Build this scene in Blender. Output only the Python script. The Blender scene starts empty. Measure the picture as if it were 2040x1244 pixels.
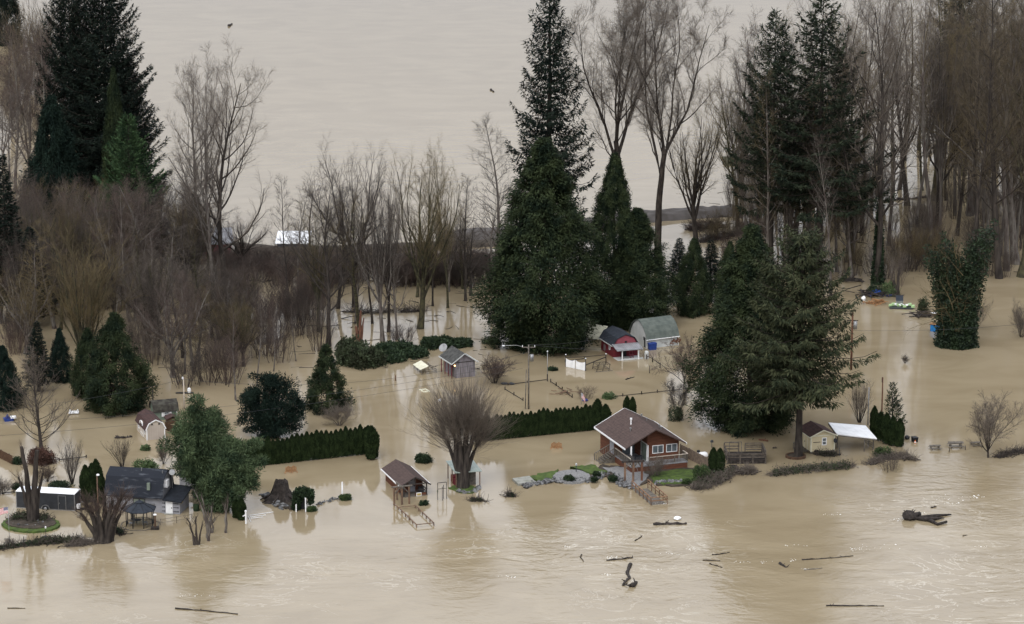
import bpy, math, random
import numpy as np
from mathutils import Vector

# ------------------------------------------------------------------ camera, sky, sun, exposure
SC = bpy.context.scene
COL = SC.collection
W, HH = 2040, 1244
F = W/2/math.tan(math.radians(10))
PITCH = math.radians(13.3); CH = 100.0
CC, SS = math.cos(PITCH), math.sin(PITCH)
cam = bpy.data.objects.new('camera', bpy.data.cameras.new('camera'))
COL.objects.link(cam); SC.camera = cam
cam.location = (0, 0, CH); cam.rotation_euler = (math.pi/2-PITCH, 0, 0)
cam.data.sensor_fit = 'HORIZONTAL'; cam.data.angle = math.radians(20)
cam.data.clip_start = 1; cam.data.clip_end = 8000

SUN_EL, SUN_AZ = math.radians(48), math.radians(200)
world = bpy.data.worlds.new('World'); SC.world = world; world.use_nodes = True
wn = world.node_tree.nodes; wl = world.node_tree.links
bg = wn['Background']; bg.inputs['Strength'].default_value = 0.15
sky = wn.new('ShaderNodeTexSky'); sky.sky_type = 'NISHITA'; sky.sun_disc = False
sky.sun_elevation = SUN_EL; sky.sun_rotation = SUN_AZ
sky.air_density = 1.0; sky.dust_density = 6.0; sky.ozone_density = 1.0; sky.altitude = 0
hs = wn.new('ShaderNodeHueSaturation'); hs.inputs['Saturation'].default_value = 0.16
hs.inputs['Value'].default_value = 1.0
wl.new(sky.outputs[0], hs.inputs['Color'])
mixw = wn.new('ShaderNodeMix'); mixw.data_type = 'RGBA'; mixw.inputs[0].default_value = 0.6
mixw.inputs[7].default_value = (9.0, 9.35, 10.25, 1)        # the even cloud cover
wl.new(hs.outputs[0], mixw.inputs[6])
tcw = wn.new('ShaderNodeTexCoord'); spw = wn.new('ShaderNodeSeparateXYZ'); wl.new(tcw.outputs['Generated'], spw.inputs[0])
grad = wn.new('ShaderNodeValToRGB'); wl.new(spw.outputs[2], grad.inputs[0])            # overcast: darker at the horizon, brightest overhead
for k_, (ps_, v_) in enumerate(((0.0, .52), (.16, .68), (.32, 1.16), (1.0, 1.42))):
    e_ = grad.color_ramp.elements[k_] if k_ < 2 else grad.color_ramp.elements.new(ps_)
    e_.position = ps_; e_.color = (v_, v_, v_, 1)
mulw = wn.new('ShaderNodeVectorMath'); mulw.operation = 'SCALE'; wl.new(mixw.outputs[2], mulw.inputs[0]); wl.new(grad.outputs[0], mulw.inputs['Scale'])
wl.new(mulw.outputs[0], bg.inputs['Color'])
sun = bpy.data.objects.new('sun', bpy.data.lights.new('sun', 'SUN'))
sun.data.energy = 0.6; sun.data.angle = math.radians(25); sun.data.color = (1, .97, .92)
COL.objects.link(sun)
sd = Vector((math.sin(SUN_AZ)*math.cos(SUN_EL), math.cos(SUN_AZ)*math.cos(SUN_EL), math.sin(SUN_EL)))
sun.rotation_euler = sd.to_track_quat('Z', 'Y').to_euler()
SC.view_settings.view_transform = 'Standard'; SC.view_settings.look = 'None'
SC.view_settings.exposure = 0.0; SC.view_settings.gamma = 1
SC.cycles.max_bounces = 6; SC.cycles.diffuse_bounces = 3; SC.cycles.glossy_bounces = 3
SC.cycles.use_denoising = True
SC.cycles.transparent_max_bounces = 6; SC.cycles.sample_clamp_indirect = 4

# ------------------------------------------------------------------ pixel helpers (where things stand on the water)
def P(px, py, z=0.0):
    a = (px-W/2)/F; b = (py-HH/2)/F
    d = Vector((a, CC-b*SS, -SS-b*CC)); t = (z-CH)/d.z
    return Vector((d.x*t, d.y*t, z))
def ztop(p, py):
    b = (py-HH/2)/F
    return CH + p.y*(-SS-b*CC)/(CC-b*SS)
def mpp(p):                                             # metres per photo pixel at a point
    return (p.y*CC-(p.z-CH)*SS)/F

# ------------------------------------------------------------------ objects
def thing(name, label, cat, loc=(0, 0, 0), rz=0, group=None, kind=None, scale=None):
    o = bpy.data.objects.new(name, None); COL.objects.link(o)
    o.empty_display_size = .3
    o.location = loc; o.rotation_euler = (0, 0, rz)
    if scale: o.scale = scale
    tag(o, label, cat, group, kind); return o
def tag(o, label=None, cat=None, group=None, kind=None):
    if label: o['label'] = label
    if cat: o['category'] = cat
    if group: o['group'] = group
    if kind: o['kind'] = kind
    return o
def link(name, me, parent=None):
    o = bpy.data.objects.new(name, me); COL.objects.link(o)
    if parent: o.parent = parent
    return o
def npmesh(name, V, Q, m, smooth=True):
    me = bpy.data.meshes.new(name); V = np.asarray(V, np.float32).reshape(-1, 3); Q = np.asarray(Q, np.int32)
    n, k = Q.shape
    me.vertices.add(len(V)); me.vertices.foreach_set('co', V.ravel())
    me.loops.add(n*k); me.loops.foreach_set('vertex_index', Q.ravel())
    me.polygons.add(n); me.polygons.foreach_set('loop_start', np.arange(0, n*k, k, dtype=np.int32))
    me.polygons.foreach_set('use_smooth', np.full(n, smooth))
    me.update(calc_edges=True); me.materials.append(m); return me

class MB:
    def __init__(s): s.v = []; s.f = []
    def add(s, v, f):
        o = len(s.v); s.v += [tuple(p) for p in v]; s.f += [tuple(i+o for i in q) for q in f]; return s
    def box(s, x0, x1, y0, y1, z0, z1):
        return s.add([(x, y, z) for x in (x0, x1) for y in (y0, y1) for z in (z0, z1)],
              [(0, 1, 3, 2), (4, 6, 7, 5), (0, 4, 5, 1), (2, 3, 7, 6), (0, 2, 6, 4), (1, 5, 7, 3)])
    def bar(s, a, b, w, h=None):                        # square bar between two points
        h = h or w; a = Vector(a); b = Vector(b); t = (b-a).normalized()
        r = Vector((0, 0, 1)) if abs(t.z) < .95 else Vector((0, 1, 0))
        u = t.cross(r).normalized()*w/2; v = t.cross(u).normalized()*h/2
        vs = [p+q for p in (a, b) for q in (u+v, u-v, -u-v, -u+v)]
        return s.add(vs, [(3, 2, 1, 0), (4, 5, 6, 7)]+[(i, (i+1) % 4, 4+(i+1) % 4, 4+i) for i in range(4)])
    def tube(s, pts, rad, n=6, cap=True):
        k = len(pts); pts = [Vector(p) for p in pts]
        if not hasattr(rad, '__len__'): rad = [rad]*k
        vs = []
        for i, p in enumerate(pts):
            t = (pts[min(i+1, k-1)]-pts[max(i-1, 0)]).normalized()
            r = Vector((0, 0, 1)) if abs(t.z) < .9 else Vector((1, 0, 0))
            u = t.cross(r).normalized(); v = t.cross(u)
            vs += [p+(u*math.cos(2*math.pi*j/n)+v*math.sin(2*math.pi*j/n))*rad[i] for j in range(n)]
        fs = [(i*n+j, i*n+(j+1) % n, (i+1)*n+(j+1) % n, (i+1)*n+j) for i in range(k-1) for j in range(n)]
        if cap: fs += [tuple(range(n))[::-1], tuple(range((k-1)*n, k*n))]
        return s.add(vs, fs)
    def prism(s, prof, a0, a1, axis='y'):               # profile of (side, z) pairs pushed along an axis
        n = len(prof)
        mk = (lambda q, a: (q[0], a, q[1])) if axis == 'y' else (lambda q, a: (a, q[0], q[1]))
        vs = [mk(q, a) for a in (a0, a1) for q in prof]
        return s.add(vs, [tuple(range(n)), tuple(range(n, 2*n))[::-1]]+[(i, i+n, (i+1) % n+n, (i+1) % n) for i in range(n)])
    def shell(s, line, th, a0, a1, axis='y'):            # a folded roof sheet of thickness th along a polyline
        return s.prism(list(line)+[(x, z-th) for x, z in reversed(line)], a0, a1, axis)
    def lathe(s, prof, n=12, c=(0, 0, 0), sx=1, sy=1):
        vs = [(c[0]+r*sx*math.cos(2*math.pi*j/n), c[1]+r*sy*math.sin(2*math.pi*j/n), c[2]+z) for r, z in prof for j in range(n)]
        k = len(prof)
        return s.add(vs, [(i*n+j, i*n+(j+1) % n, (i+1)*n+(j+1) % n, (i+1)*n+j) for i in range(k-1) for j in range(n)]+[tuple(range(n))[::-1], tuple(range((k-1)*n, k*n))])
    def slab(s, poly, z0, z1, inset=0.0):                # a flat-topped patch from an outline
        n = len(poly); cx = sum(p[0] for p in poly)/n; cy = sum(p[1] for p in poly)/n
        top = [(cx+(p[0]-cx)*(1-inset), cy+(p[1]-cy)*(1-inset), z1) for p in poly]
        return s.add([(p[0], p[1], z0) for p in poly]+top, [tuple(range(n))[::-1], tuple(range(n, 2*n))]+[(i, (i+1) % n, n+(i+1) % n, n+i) for i in range(n)])
    def rock(s, c, r, rng, flat=.7):
        vs = []; n = 6
        for i, (z, q) in enumerate(((-.8, .6), (-.1, 1), (.5, .85), (.9, .4))):
            for j in range(n):
                a = 2*math.pi*(j+.5*(i % 2))/n; k = rng.uniform(.8, 1.2)*q
                vs.append((c[0]+r*k*math.cos(a), c[1]+r*k*math.sin(a), c[2]+r*flat*z*rng.uniform(.85, 1.15)))
        return s.add(vs, [(i*n+j, i*n+(j+1) % n, (i+1)*n+(j+1) % n, (i+1)*n+j) for i in range(3) for j in range(n)]+[tuple(range(n))[::-1], tuple(range(3*n, 4*n))])
    def mesh(s, name, m, smooth=False):
        me = bpy.data.meshes.new(name); me.from_pydata(s.v, [], s.f); me.materials.append(m)
        if smooth: me.polygons.foreach_set('use_smooth', [True]*len(me.polygons))
        me.update(); return me
    def build(s, name, m, parent=None, smooth=False, label=None):
        o = link(name, s.mesh(name, m, smooth), parent)
        if label: o['label'] = label
        return o

# ------------------------------------------------------------------ materials
def mat(name, c1, c2=None, scale=4.0, rough=.8, bump=0.0, stretch=(1, 1, 1), island=0.0, objrand=0.0, metal=0.0, spec=.2, detail=5, lo=.35, hi=.65, lines=None):
    m = bpy.data.materials.new(name); m.use_nodes = True; n = m.node_tree.nodes; l = m.node_tree.links
    b = n['Principled BSDF']; b.inputs['Roughness'].default_value = rough; b.inputs['Metallic'].default_value = metal
    b.inputs['Specular IOR Level'].default_value = spec
    c2 = c2 or tuple(x*.7 for x in c1)
    tc = n.new('ShaderNodeTexCoord'); mp = n.new('ShaderNodeMapping'); mp.inputs['Scale'].default_value = stretch
    l.new(tc.outputs['Object'], mp.inputs[0])
    nz = n.new('ShaderNodeTexNoise'); nz.inputs['Scale'].default_value = scale; nz.inputs['Detail'].default_value = detail
    l.new(mp.outputs[0], nz.inputs['Vector'])
    mr = n.new('ShaderNodeMapRange'); mr.inputs[1].default_value = lo; mr.inputs[2].default_value = hi
    l.new(nz.outputs['Fac'], mr.inputs[0]); fac = mr.outputs[0]
    def addr(sock, k):
        nonlocal fac
        a = n.new('ShaderNodeMath'); a.operation = 'SUBTRACT'; l.new(sock, a.inputs[0]); a.inputs[1].default_value = .5
        q = n.new('ShaderNodeMath'); q.operation = 'MULTIPLY_ADD'; q.use_clamp = True
        l.new(a.outputs[0], q.inputs[0]); q.inputs[1].default_value = k; l.new(fac, q.inputs[2]); fac = q.outputs[0]
    if island: addr(n.new('ShaderNodeNewGeometry').outputs['Random Per Island'], island)
    if objrand: addr(n.new('ShaderNodeObjectInfo').outputs['Random'], objrand)
    mx = n.new('ShaderNodeMix'); mx.data_type = 'RGBA'; mx.inputs[6].default_value = (*c1, 1); mx.inputs[7].default_value = (*c2, 1)
    l.new(fac, mx.inputs[0]); out = mx.outputs[2]
    if lines:                                            # board or course joints: (axis, period in m, darkness)
        sp = n.new('ShaderNodeSeparateXYZ'); l.new(tc.outputs['Object'], sp.inputs[0])
        k = n.new('ShaderNodeMath'); k.operation = 'DIVIDE'; l.new(sp.outputs[lines[0]], k.inputs[0]); k.inputs[1].default_value = lines[1]
        fr = n.new('ShaderNodeMath'); fr.operation = 'FRACT'; l.new(k.outputs[0], fr.inputs[0])
        gt = n.new('ShaderNodeMath'); gt.operation = 'LESS_THAN'; l.new(fr.outputs[0], gt.inputs[0]); gt.inputs[1].default_value = .2
        m2 = n.new('ShaderNodeMath'); m2.operation = 'MULTIPLY'; l.new(gt.outputs[0], m2.inputs[0]); m2.inputs[1].default_value = lines[2]
        m3 = n.new('ShaderNodeMix'); m3.data_type = 'RGBA'; l.new(m2.outputs[0], m3.inputs[0]); l.new(out, m3.inputs[6])
        m3.inputs[7].default_value = tuple(x*.3 for x in c1)+(1,); out = m3.outputs[2]
    l.new(out, b.inputs['Base Color'])
    if bump:
        bp = n.new('ShaderNodeBump'); bp.inputs['Strength'].default_value = bump; bp.inputs['Distance'].default_value = .05
        l.new(nz.outputs['Fac'], bp.inputs['Height']); l.new(bp.outputs[0], b.inputs['Normal'])
    return m

M = dict(
 bark=mat('bark', (.060, .050, .042), (.022, .018, .016), 3, .95, .6, (1, 1, .25)),
 bark_grey=mat('bark_grey', (.165, .150, .130), (.06, .045, .04), 3, .95, .5, (1, 1, .25)),
 bark_moss=mat('bark_moss', (.085, .078, .042), (.032, .029, .022), 2, .95, .5),
 bark_red=mat('bark_red', (.16, .075, .045), (.07, .035, .025), 5, .95, .5, (2, 2, .2)),
 twig=mat('twig', (.098, .080, .068), (.046, .039, .034), .4, .95, objrand=.7),
 twig_red=mat('twig_red', (.108, .078, .066), (.052, .040, .035), .4, .95, objrand=.7),
 twig_olive=mat('twig_olive', (.155, .120, .062), (.070, .056, .034), .4, .95, objrand=.6),
 twig_tan=mat('twig_tan', (.165, .137, .112), (.088, .074, .063), .4, .95, objrand=.6),
 twig_ochre=mat('twig_ochre', (.136, .108, .072), (.066, .054, .040), .4, .95, objrand=.6),
 spruce=mat('spruce', (.034, .042, .025), (.011, .017, .012), .7, .8, island=.7, spec=.06),
 spruce_olive=mat('spruce_olive', (.060, .066, .034), (.017, .024, .014), .6, .8, island=.7, spec=.06),
 fir=mat('fir', (.019, .027, .019), (.006, .010, .009), .7, .8, island=.45, spec=.06),
 cedar=mat('cedar', (.038, .050, .022), (.009, .016, .010), .55, .8, island=.45, spec=.06),
 pine=mat('pine', (.016, .028, .020), (.006, .012, .010), .8, .8, island=.7, spec=.06),
 pine_light=mat('pine_light', (.062, .105, .045), (.018, .038, .020), .6, .8, island=.7, spec=.06),
 deodar=mat('deodar', (.088, .122, .060), (.022, .038, .022), .5, .8, island=.7, spec=.06),
 hedge=mat('hedge', (.034, .052, .020), (.012, .021, .009), 1.2, .8, island=.8, spec=.06),
 ivy=mat('ivy', (.030, .048, .022), (.009, .017, .010), .8, .6, island=.8),
 shrub=mat('shrub', (.060, .090, .030), (.018, .034, .013), 1.5, .7, island=.8),
 shrub_dark=mat('shrub_dark', (.030, .050, .022), (.010, .019, .010), 1.5, .7, island=.8),
 bramble=mat('bramble', (.045, .062, .030), (.020, .022, .012), .6, .8, island=.9),
 laurel=mat('laurel', (.10, .15, .06), (.03, .05, .02), 1.5, .5, island=.9),
 grass=mat('grass', (.072, .110, .024), (.040, .060, .018), 1.6, .9, .4, detail=8),
 soil=mat('soil', (.07, .055, .042), (.03, .026, .02), 2, .95, .5),
 gravel=mat('gravel', (.24, .235, .23), (.14, .14, .14), 6, .9, .3, detail=9),
 concrete=mat('concrete', (.30, .30, .27), (.20, .20, .17), 1.5, .9),
 stone=mat('stone', (.19, .19, .19), (.045, .045, .047), 2.5, .85, .3, island=.9),
 brown_roof=mat('brown_roof', (.090, .062, .054), (.060, .042, .038), 3, .9, .3, lines=(2, .16, .25)),
 maroon_roof=mat('maroon_roof', (.075, .042, .038), (.045, .028, .026), 3, .9, .3, lines=(2, .16, .25)),
 dark_roof=mat('dark_roof', (.022, .026, .034), (.012, .014, .018), 2, .85, .3, detail=8),
 dark_roof_worn=mat('dark_roof_worn', (.075, .082, .095), (.017, .020, .027), 1.1, .85, .3, (.6, 1, 3), detail=9, lo=.30, hi=.46),
 green_roof=mat('green_roof', (.115, .130, .115), (.075, .090, .080), 1.5, .85, .2, lines=(2, .2, .2)),
 mossy_roof=mat('mossy_roof', (.065, .062, .050), (.026, .022, .019), 2, .9, .4),
 slate_roof=mat('slate_roof', (.032, .038, .048), (.020, .024, .032), 2, .8, .3),
 weathered_roof=mat('weathered_roof', (.085, .085, .080), (.040, .040, .038), 2, .9, .3),
 metal_roof=mat('metal_roof', (.33, .38, .34), (.25, .30, .27), 1.5, .45, 0, lines=(0, .3, .25), metal=.2),
 grey_metal=mat('grey_metal', (.28, .28, .29), (.20, .20, .21), 1.5, .5, 0, lines=(0, .3, .2), metal=.2),
 white=mat('white', (.80, .80, .80), (.70, .70, .70), 2, .6),
 white_roof=mat('white_roof', (.86, .87, .88), (.74, .75, .76), 1, .5, lines=(0, .6, .05)),
 white_wall=mat('white_wall', (.52, .53, .52), (.40, .42, .41), .7, .7),
 red_siding=mat('red_siding', (.140, .056, .033), (.088, .036, .022), 2, .8, 0, (.4, .4, 3), lines=(2, .18, .35)),
 barn_red=mat('barn_red', (.15, .020, .028), (.11, .015, .022), 2, .7, lines=(0, .3, .3)),
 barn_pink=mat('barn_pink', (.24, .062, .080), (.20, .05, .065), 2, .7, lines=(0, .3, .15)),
 grey_siding=mat('grey_siding', (.30, .30, .32), (.25, .25, .27), 1, .75, lines=(2, .2, .15)),
 grey_dark=mat('grey_dark', (.10, .11, .13), (.08, .085, .10), 1, .75, lines=(2, .2, .2)),
 weathered=mat('weathered', (.27, .25, .27), (.10, .09, .095), 2.5, .9, 0, (3, 3, .25), lines=(0, .22, .6)),
 beige=mat('beige', (.46, .40, .33), (.41, .355, .29), 1, .75),
 beige_shade=mat('beige_board_shaded', (.40, .35, .30), (.36, .31, .265), 1, .75, lines=(0, .3, .12)),  # darker copy of beige with board joints; the gable's shade is in the colour
 yellow=mat('yellow', (.56, .48, .32), (.50, .43, .28), 1, .75, lines=(0, .25, .12)),
 sage=mat('sage', (.16, .20, .16), (.12, .15, .12), 1, .8, lines=(2, .2, .2)),
 cream=mat('cream', (.66, .64, .50), (.52, .50, .38), 1.5, .8),
 black=mat('black', (.018, .019, .022), (.010, .011, .013), 3, .5),
 charcoal=mat('charcoal', (.042, .045, .050), (.030, .032, .036), 2, .45),
 glass=mat('glass', (.13, .15, .16), (.05, .06, .07), .8, .08, spec=.6),
 glass_green=mat('glass_green', (.22, .26, .21), (.15, .18, .15), .8, .12, spec=.6),
 wood=mat('wood', (.20, .125, .08), (.09, .06, .045), 4, .85, .3, (1, 1, .3), island=.5),
 wood_orange=mat('wood_orange', (.33, .18, .08), (.21, .11, .055), 4, .8, island=.5),
 ramp_wood=mat('ramp_wood', (.27, .155, .09), (.15, .09, .055), 4, .8, island=.5),
 wood_grey=mat('wood_grey', (.17, .15, .125), (.085, .075, .065), 3, .9, .3, island=.6),
 weathered_timber=mat('weathered_timber', (.13, .11, .09), (.06, .05, .042), 3, .9, .3, island=.6),
 wood_dark=mat('wood_dark', (.055, .045, .040), (.022, .019, .017), 3, .9, .4, island=.4),
 fence=mat('fence_wood', (.20, .155, .12), (.12, .09, .07), 3, .9, lines=(0, .15, .4)),
 fence_brown=mat('fence_brown', (.11, .065, .04), (.07, .042, .028), 3, .9, lines=(0, .15, .4)),
 steel=mat('steel', (.30, .30, .30), (.22, .22, .22), 3, .4, metal=.6),
 blue=mat('blue', (.02, .05, .22), (.015, .035, .15), 3, .5),
 blue_bright=mat('blue_bright', (.03, .25, .62), (.02, .18, .5), 3, .5, lines=(0, .4, .4)),
 tarp=mat('tarp', (.03, .08, .35), (.02, .05, .2), 3, .5, .5),
 lime=mat('lime', (.40, .58, .28), (.30, .42, .22), 3, .6),
 orange=mat('orange', (.65, .16, .04), None, 3, .6),
 red=mat('red', (.55, .05, .06), (.45, .05, .05), 3, .7),
 navy=mat('navy', (.03, .04, .15), None, 3, .7),
 foam=mat('foam', (.85, .84, .80), (.72, .70, .64), 3, .8),
 gold=mat('gold', (.45, .34, .12), None, 3, .6),
 redbrown=mat('redbrown', (.095, .048, .036), (.045, .026, .02), 1, .9, island=.8),
)
# ------------------------------------------------------------------ setting: water, levee, banks
def make_water():
    m = bpy.data.materials.new('muddy_water'); m.use_nodes = True; n = m.node_tree.nodes; l = m.node_tree.links
    b = n['Principled BSDF']; b.inputs['IOR'].default_value = 1.50; b.inputs['Specular IOR Level'].default_value = .5
    tc = n.new('ShaderNodeTexCoord'); sp = n.new('ShaderNodeSeparateXYZ'); l.new(tc.outputs['Object'], sp.inputs[0])
    def math_(op, a, bb=None, cc=None, clamp=False):
        q = n.new('ShaderNodeMath'); q.operation = op; q.use_clamp = clamp
        for i, v in enumerate((a, bb, cc)):
            if v is None: continue
            if isinstance(v, (int, float)): q.inputs[i].default_value = v
            else: l.new(v, q.inputs[i])
        return q.outputs[0]
    def noise(scale, stretch=(1, 1, 1), rot=0, detail=3, dist=0.0, rough=.5):
        mp = n.new('ShaderNodeMapping'); mp.inputs['Scale'].default_value = stretch; mp.inputs['Rotation'].default_value = (0, 0, rot)
        l.new(tc.outputs['Object'], mp.inputs[0])
        z = n.new('ShaderNodeTexNoise'); z.inputs['Scale'].default_value = scale; z.inputs['Detail'].default_value = detail
        z.inputs['Distortion'].default_value = dist; z.inputs['Roughness'].default_value = rough
        l.new(mp.outputs[0], z.inputs['Vector']); return z.outputs['Fac']
    big = noise(.045, detail=2)
    # 1 in the running river in front of the gardens, 0 in the still flood behind
    line = math_('MULTIPLY_ADD', sp.outputs[0], .30, 324.0)
    d = math_('SUBTRACT', line, sp.outputs[1])
    d = math_('ADD', d, math_('MULTIPLY_ADD', big, 40, -20))
    river = n.new('ShaderNodeMapRange'); river.interpolation_type = 'SMOOTHSTEP'
    l.new(d, river.inputs[0]); river.inputs[1].default_value = -9; river.inputs[2].default_value = 16
    riv = river.outputs[0]
    # stronger and weaker patches of current
    cur = n.new('ShaderNodeMapRange'); l.new(noise(.06, (.5, 1, 1), .25, 4, .6), cur.inputs[0])
    cur.inputs[1].default_value = .34; cur.inputs[2].default_value = .66; cur.inputs[3].default_value = .35
    w1 = noise(.30, (.7, 1, 1), .25, 3, 1.4)          # long swirling waves
    w2 = noise(.9, (.5, 1, 1), .2, 4, 1.4)            # chop
    w3 = noise(1.6, (.8, 1, 1), -.1, 4)               # fine ripples of the still water
    h = math_('MULTIPLY', math_('ADD', math_('MULTIPLY', w1, .24), math_('MULTIPLY', w2, .11)), math_('MULTIPLY', riv, cur.outputs[0]))
    calm = n.new('ShaderNodeMapRange'); l.new(noise(.03, (.6, 1, 1), .1, 3), calm.inputs[0])
    calm.inputs[1].default_value = .35; calm.inputs[2].default_value = .7; calm.inputs[3].default_value = .006; calm.inputs[4].default_value = .026
    h = math_('ADD', h, math_('MULTIPLY', w3, calm.outputs[0]))
    bp = n.new('ShaderNodeBump'); bp.inputs['Strength'].default_value = 1.0; bp.inputs['Distance'].default_value = .42
    l.new(h, bp.inputs['Height']); l.new(bp.outputs[0], b.inputs['Normal'])
    l.new(math_('MULTIPLY_ADD', riv, .06, .05), b.inputs['Roughness'])
    # silt: slow swirls of slightly different mud
    mx = n.new('ShaderNodeMix'); mx.data_type = 'RGBA'; mx.inputs[6].default_value = (.250, .199, .124, 1); mx.inputs[7].default_value = (.298, .242, .156, 1)
    s = n.new('ShaderNodeMapRange'); s.inputs[1].default_value = .35; s.inputs[2].default_value = .65
    l.new(noise(.11, (.6, 1, 1), .2, 6, 1.5), s.inputs[0]); l.new(s.outputs[0], mx.inputs[0])
    # thin pale lines of bubbles drawn out by the current
    ln = math_('ABSOLUTE', math_('SUBTRACT', noise(.16, (.55, 1, 1), .22, 5, 2.2, .62), .5))
    lm_ = n.new('ShaderNodeMapRange'); l.new(ln, lm_.inputs[0]); lm_.inputs[1].default_value = .004; lm_.inputs[2].default_value = .016; lm_.inputs[3].default_value = .8; lm_.inputs[4].default_value = 0
    pt = n.new('ShaderNodeMapRange'); l.new(noise(.05, detail=3), pt.inputs[0]); pt.inputs[1].default_value = .45; pt.inputs[2].default_value = .62
    m4 = n.new('ShaderNodeMix'); m4.data_type = 'RGBA'; m4.inputs[7].default_value = (.46, .41, .32, 1)
    l.new(math_('MULTIPLY', math_('MULTIPLY', lm_.outputs[0], pt.outputs[0]), riv), m4.inputs[0]); l.new(mx.outputs[2], m4.inputs[6])
    l.new(m4.outputs[2], b.inputs['Base Color'])
    return m
WATER = make_water()
w = MB().add([(-2500, 150, 0), (2500, 150, 0), (2500, 4500, 0), (-2500, 4500, 0)], [(0, 1, 2, 3)]).build('water', WATER)
tag(w, 'muddy brown flood water covering fields, gardens and river', 'water', kind='structure')

def ribbon(name, m, pts, wid, z, label, cat, rng):
    """a long low bank through ground points"""
    b = MB(); n = len(pts)
    for k, (off, zz) in enumerate(((-wid, -.3), (-wid*.55, z), (wid*.55, z), (wid, -.3))):
        for i, p in enumerate(pts):
            j = rng.uniform(-.12, .12)*wid
            b.v.append((p.x, p.y+off+j, zz*(1+rng.uniform(-.25, .1)) if zz > 0 else zz))
    for k in range(3):
        for i in range(n-1): b.f.append((k*n+i, k*n+i+1, (k+1)*n+i+1, (k+1)*n+i))
    return tag(b.build(name, m, smooth=True), label, cat, kind='structure')
def pline(pix, sub=6):
    out = []
    for (a, b) in zip(pix[:-1], pix[1:]):
        for i in range(sub): out.append(P(a[0]+(b[0]-a[0])*i/sub, a[1]+(b[1]-a[1])*i/sub))
    return out+[P(*pix[-1])]
R0 = random.Random(3)
ribbon('levee', mat('levee_earth', (.11, .10, .095), (.06, .052, .045), .4, .95), pline([(880, 476), (960, 471), (1060, 462), (1180, 449), (1280, 436), (1400, 428), (1470, 424)]), 4.0, 1.1, 'low dark earth levee', 'levee', R0)
ribbon('grass_bank', mat('winter_grass', (.050, .052, .026), (.042, .034, .022), .5, .95), pline([(1440, 322), (1540, 324), (1640, 318), (1718, 306)]), 6, .5, 'far grassy bank', 'bank', R0)
ribbon('mud_bank', M['soil'], pline([(470, 492), (560, 500), (700, 498), (850, 492), (990, 486)]), 3.0, .5, 'low muddy bank', 'bank', R0)

# ------------------------------------------------------------------ plants: vectorised builders
def nrm(a): return a/np.maximum(np.linalg.norm(a, axis=-1, keepdims=True), 1e-9)
def tubes(Pt, R, S):
    N, K, _ = Pt.shape
    T = nrm(np.gradient(Pt, axis=1)); ref = np.where(np.abs(T[..., 2:3]) > .9, np.array([1., 0, 0]), np.array([0, 0, 1.]))
    a = nrm(np.cross(T, ref)); b = np.cross(T, a)
    an = np.arange(S)*2*np.pi/S
    V = Pt[:, :, None]+R[:, :, None, None]*(np.cos(an)[None, None, :, None]*a[:, :, None]+np.sin(an)[None, None, :, None]*b[:, :, None])
    base = (np.arange(N)*K*S)[:, None, None]+(np.arange(K-1)*S)[None, :, None]
    j = np.arange(S)[None, None]; j2 = (j+1) % S
    Q = np.stack([base+j, base+j2, base+S+j2, base+S+j], -1).reshape(-1, 4)
    return V.reshape(-1, 3), Q
def join(parts):
    V = []; Q = []; o = 0
    for v, q in parts: V.append(v); Q.append(q+o); o += len(v)
    return np.concatenate(V), np.concatenate(Q)
def walk(rng, start, d, L, K, trop, wob, bend=0.0):
    """N wandering polylines: start (N,3), direction (N,3), length (N,)"""
    N = len(start); Pt = np.zeros((N, K, 3)); Pt[:, 0] = start; d = nrm(d); st = (L/(K-1))[:, None]
    for k in range(1, K):
        d = nrm(d+np.array([0, 0, trop])+rng.normal(0, wob, (N, 3)))
        Pt[:, k] = Pt[:, k-1]+d*st
    return Pt
def spawn(rng, Pt, R, n, t0, t1, ang, angv, Lmin, Lf, K, trop, wob, rr, tip=.25, rmin=.006, Lt=0.0):
    """n children on every polyline of a level"""
    N, Kp, _ = Pt.shape; plen = np.linalg.norm(np.diff(Pt, axis=1), axis=2).sum(1)
    i = np.repeat(np.arange(N), n); t = np.tile((np.arange(n)+.5)/n, N)+rng.uniform(-.5, .5, N*n)/n
    t = np.clip(t0+(t1-t0)*t, 0, .999); x = t*(Kp-1); k = x.astype(int); fr = (x-k)[:, None]
    s = Pt[i, k]*(1-fr)+Pt[i, k+1]*fr; tg = nrm(Pt[i, k+1]-Pt[i, k]); r = R[i, k]*(1-fr[:, 0])+R[i, k+1]*fr[:, 0]
    az = np.tile(np.arange(n)*2.4, N)+rng.uniform(0, 6.28, N)[i]+rng.normal(0, .4, N*n)
    ref = np.where(np.abs(tg[:, 2:3]) > .95, np.array([1., 0, 0]), np.array([0, 0, 1.]))
    a = nrm(np.cross(tg, ref)); b = np.cross(tg, a)
    ph = np.clip(rng.normal(ang, angv, N*n), .1, 1.7)[:, None]
    d = tg*np.cos(ph)+(a*np.cos(az)[:, None]+b*np.sin(az)[:, None])*np.sin(ph)
    L = (Lmin+plen[i]*Lf*(1-Lt*t))*rng.uniform(.65, 1.2, N*n)
    C = walk(rng, s, d, L, K, trop, wob)
    r0 = np.maximum(np.minimum(r*rr, r), rmin)
    Rr = r0[:, None]*(1+(tip-1)*np.linspace(0, 1, K)[None])
    return C, np.maximum(Rr, rmin*.6)

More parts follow.
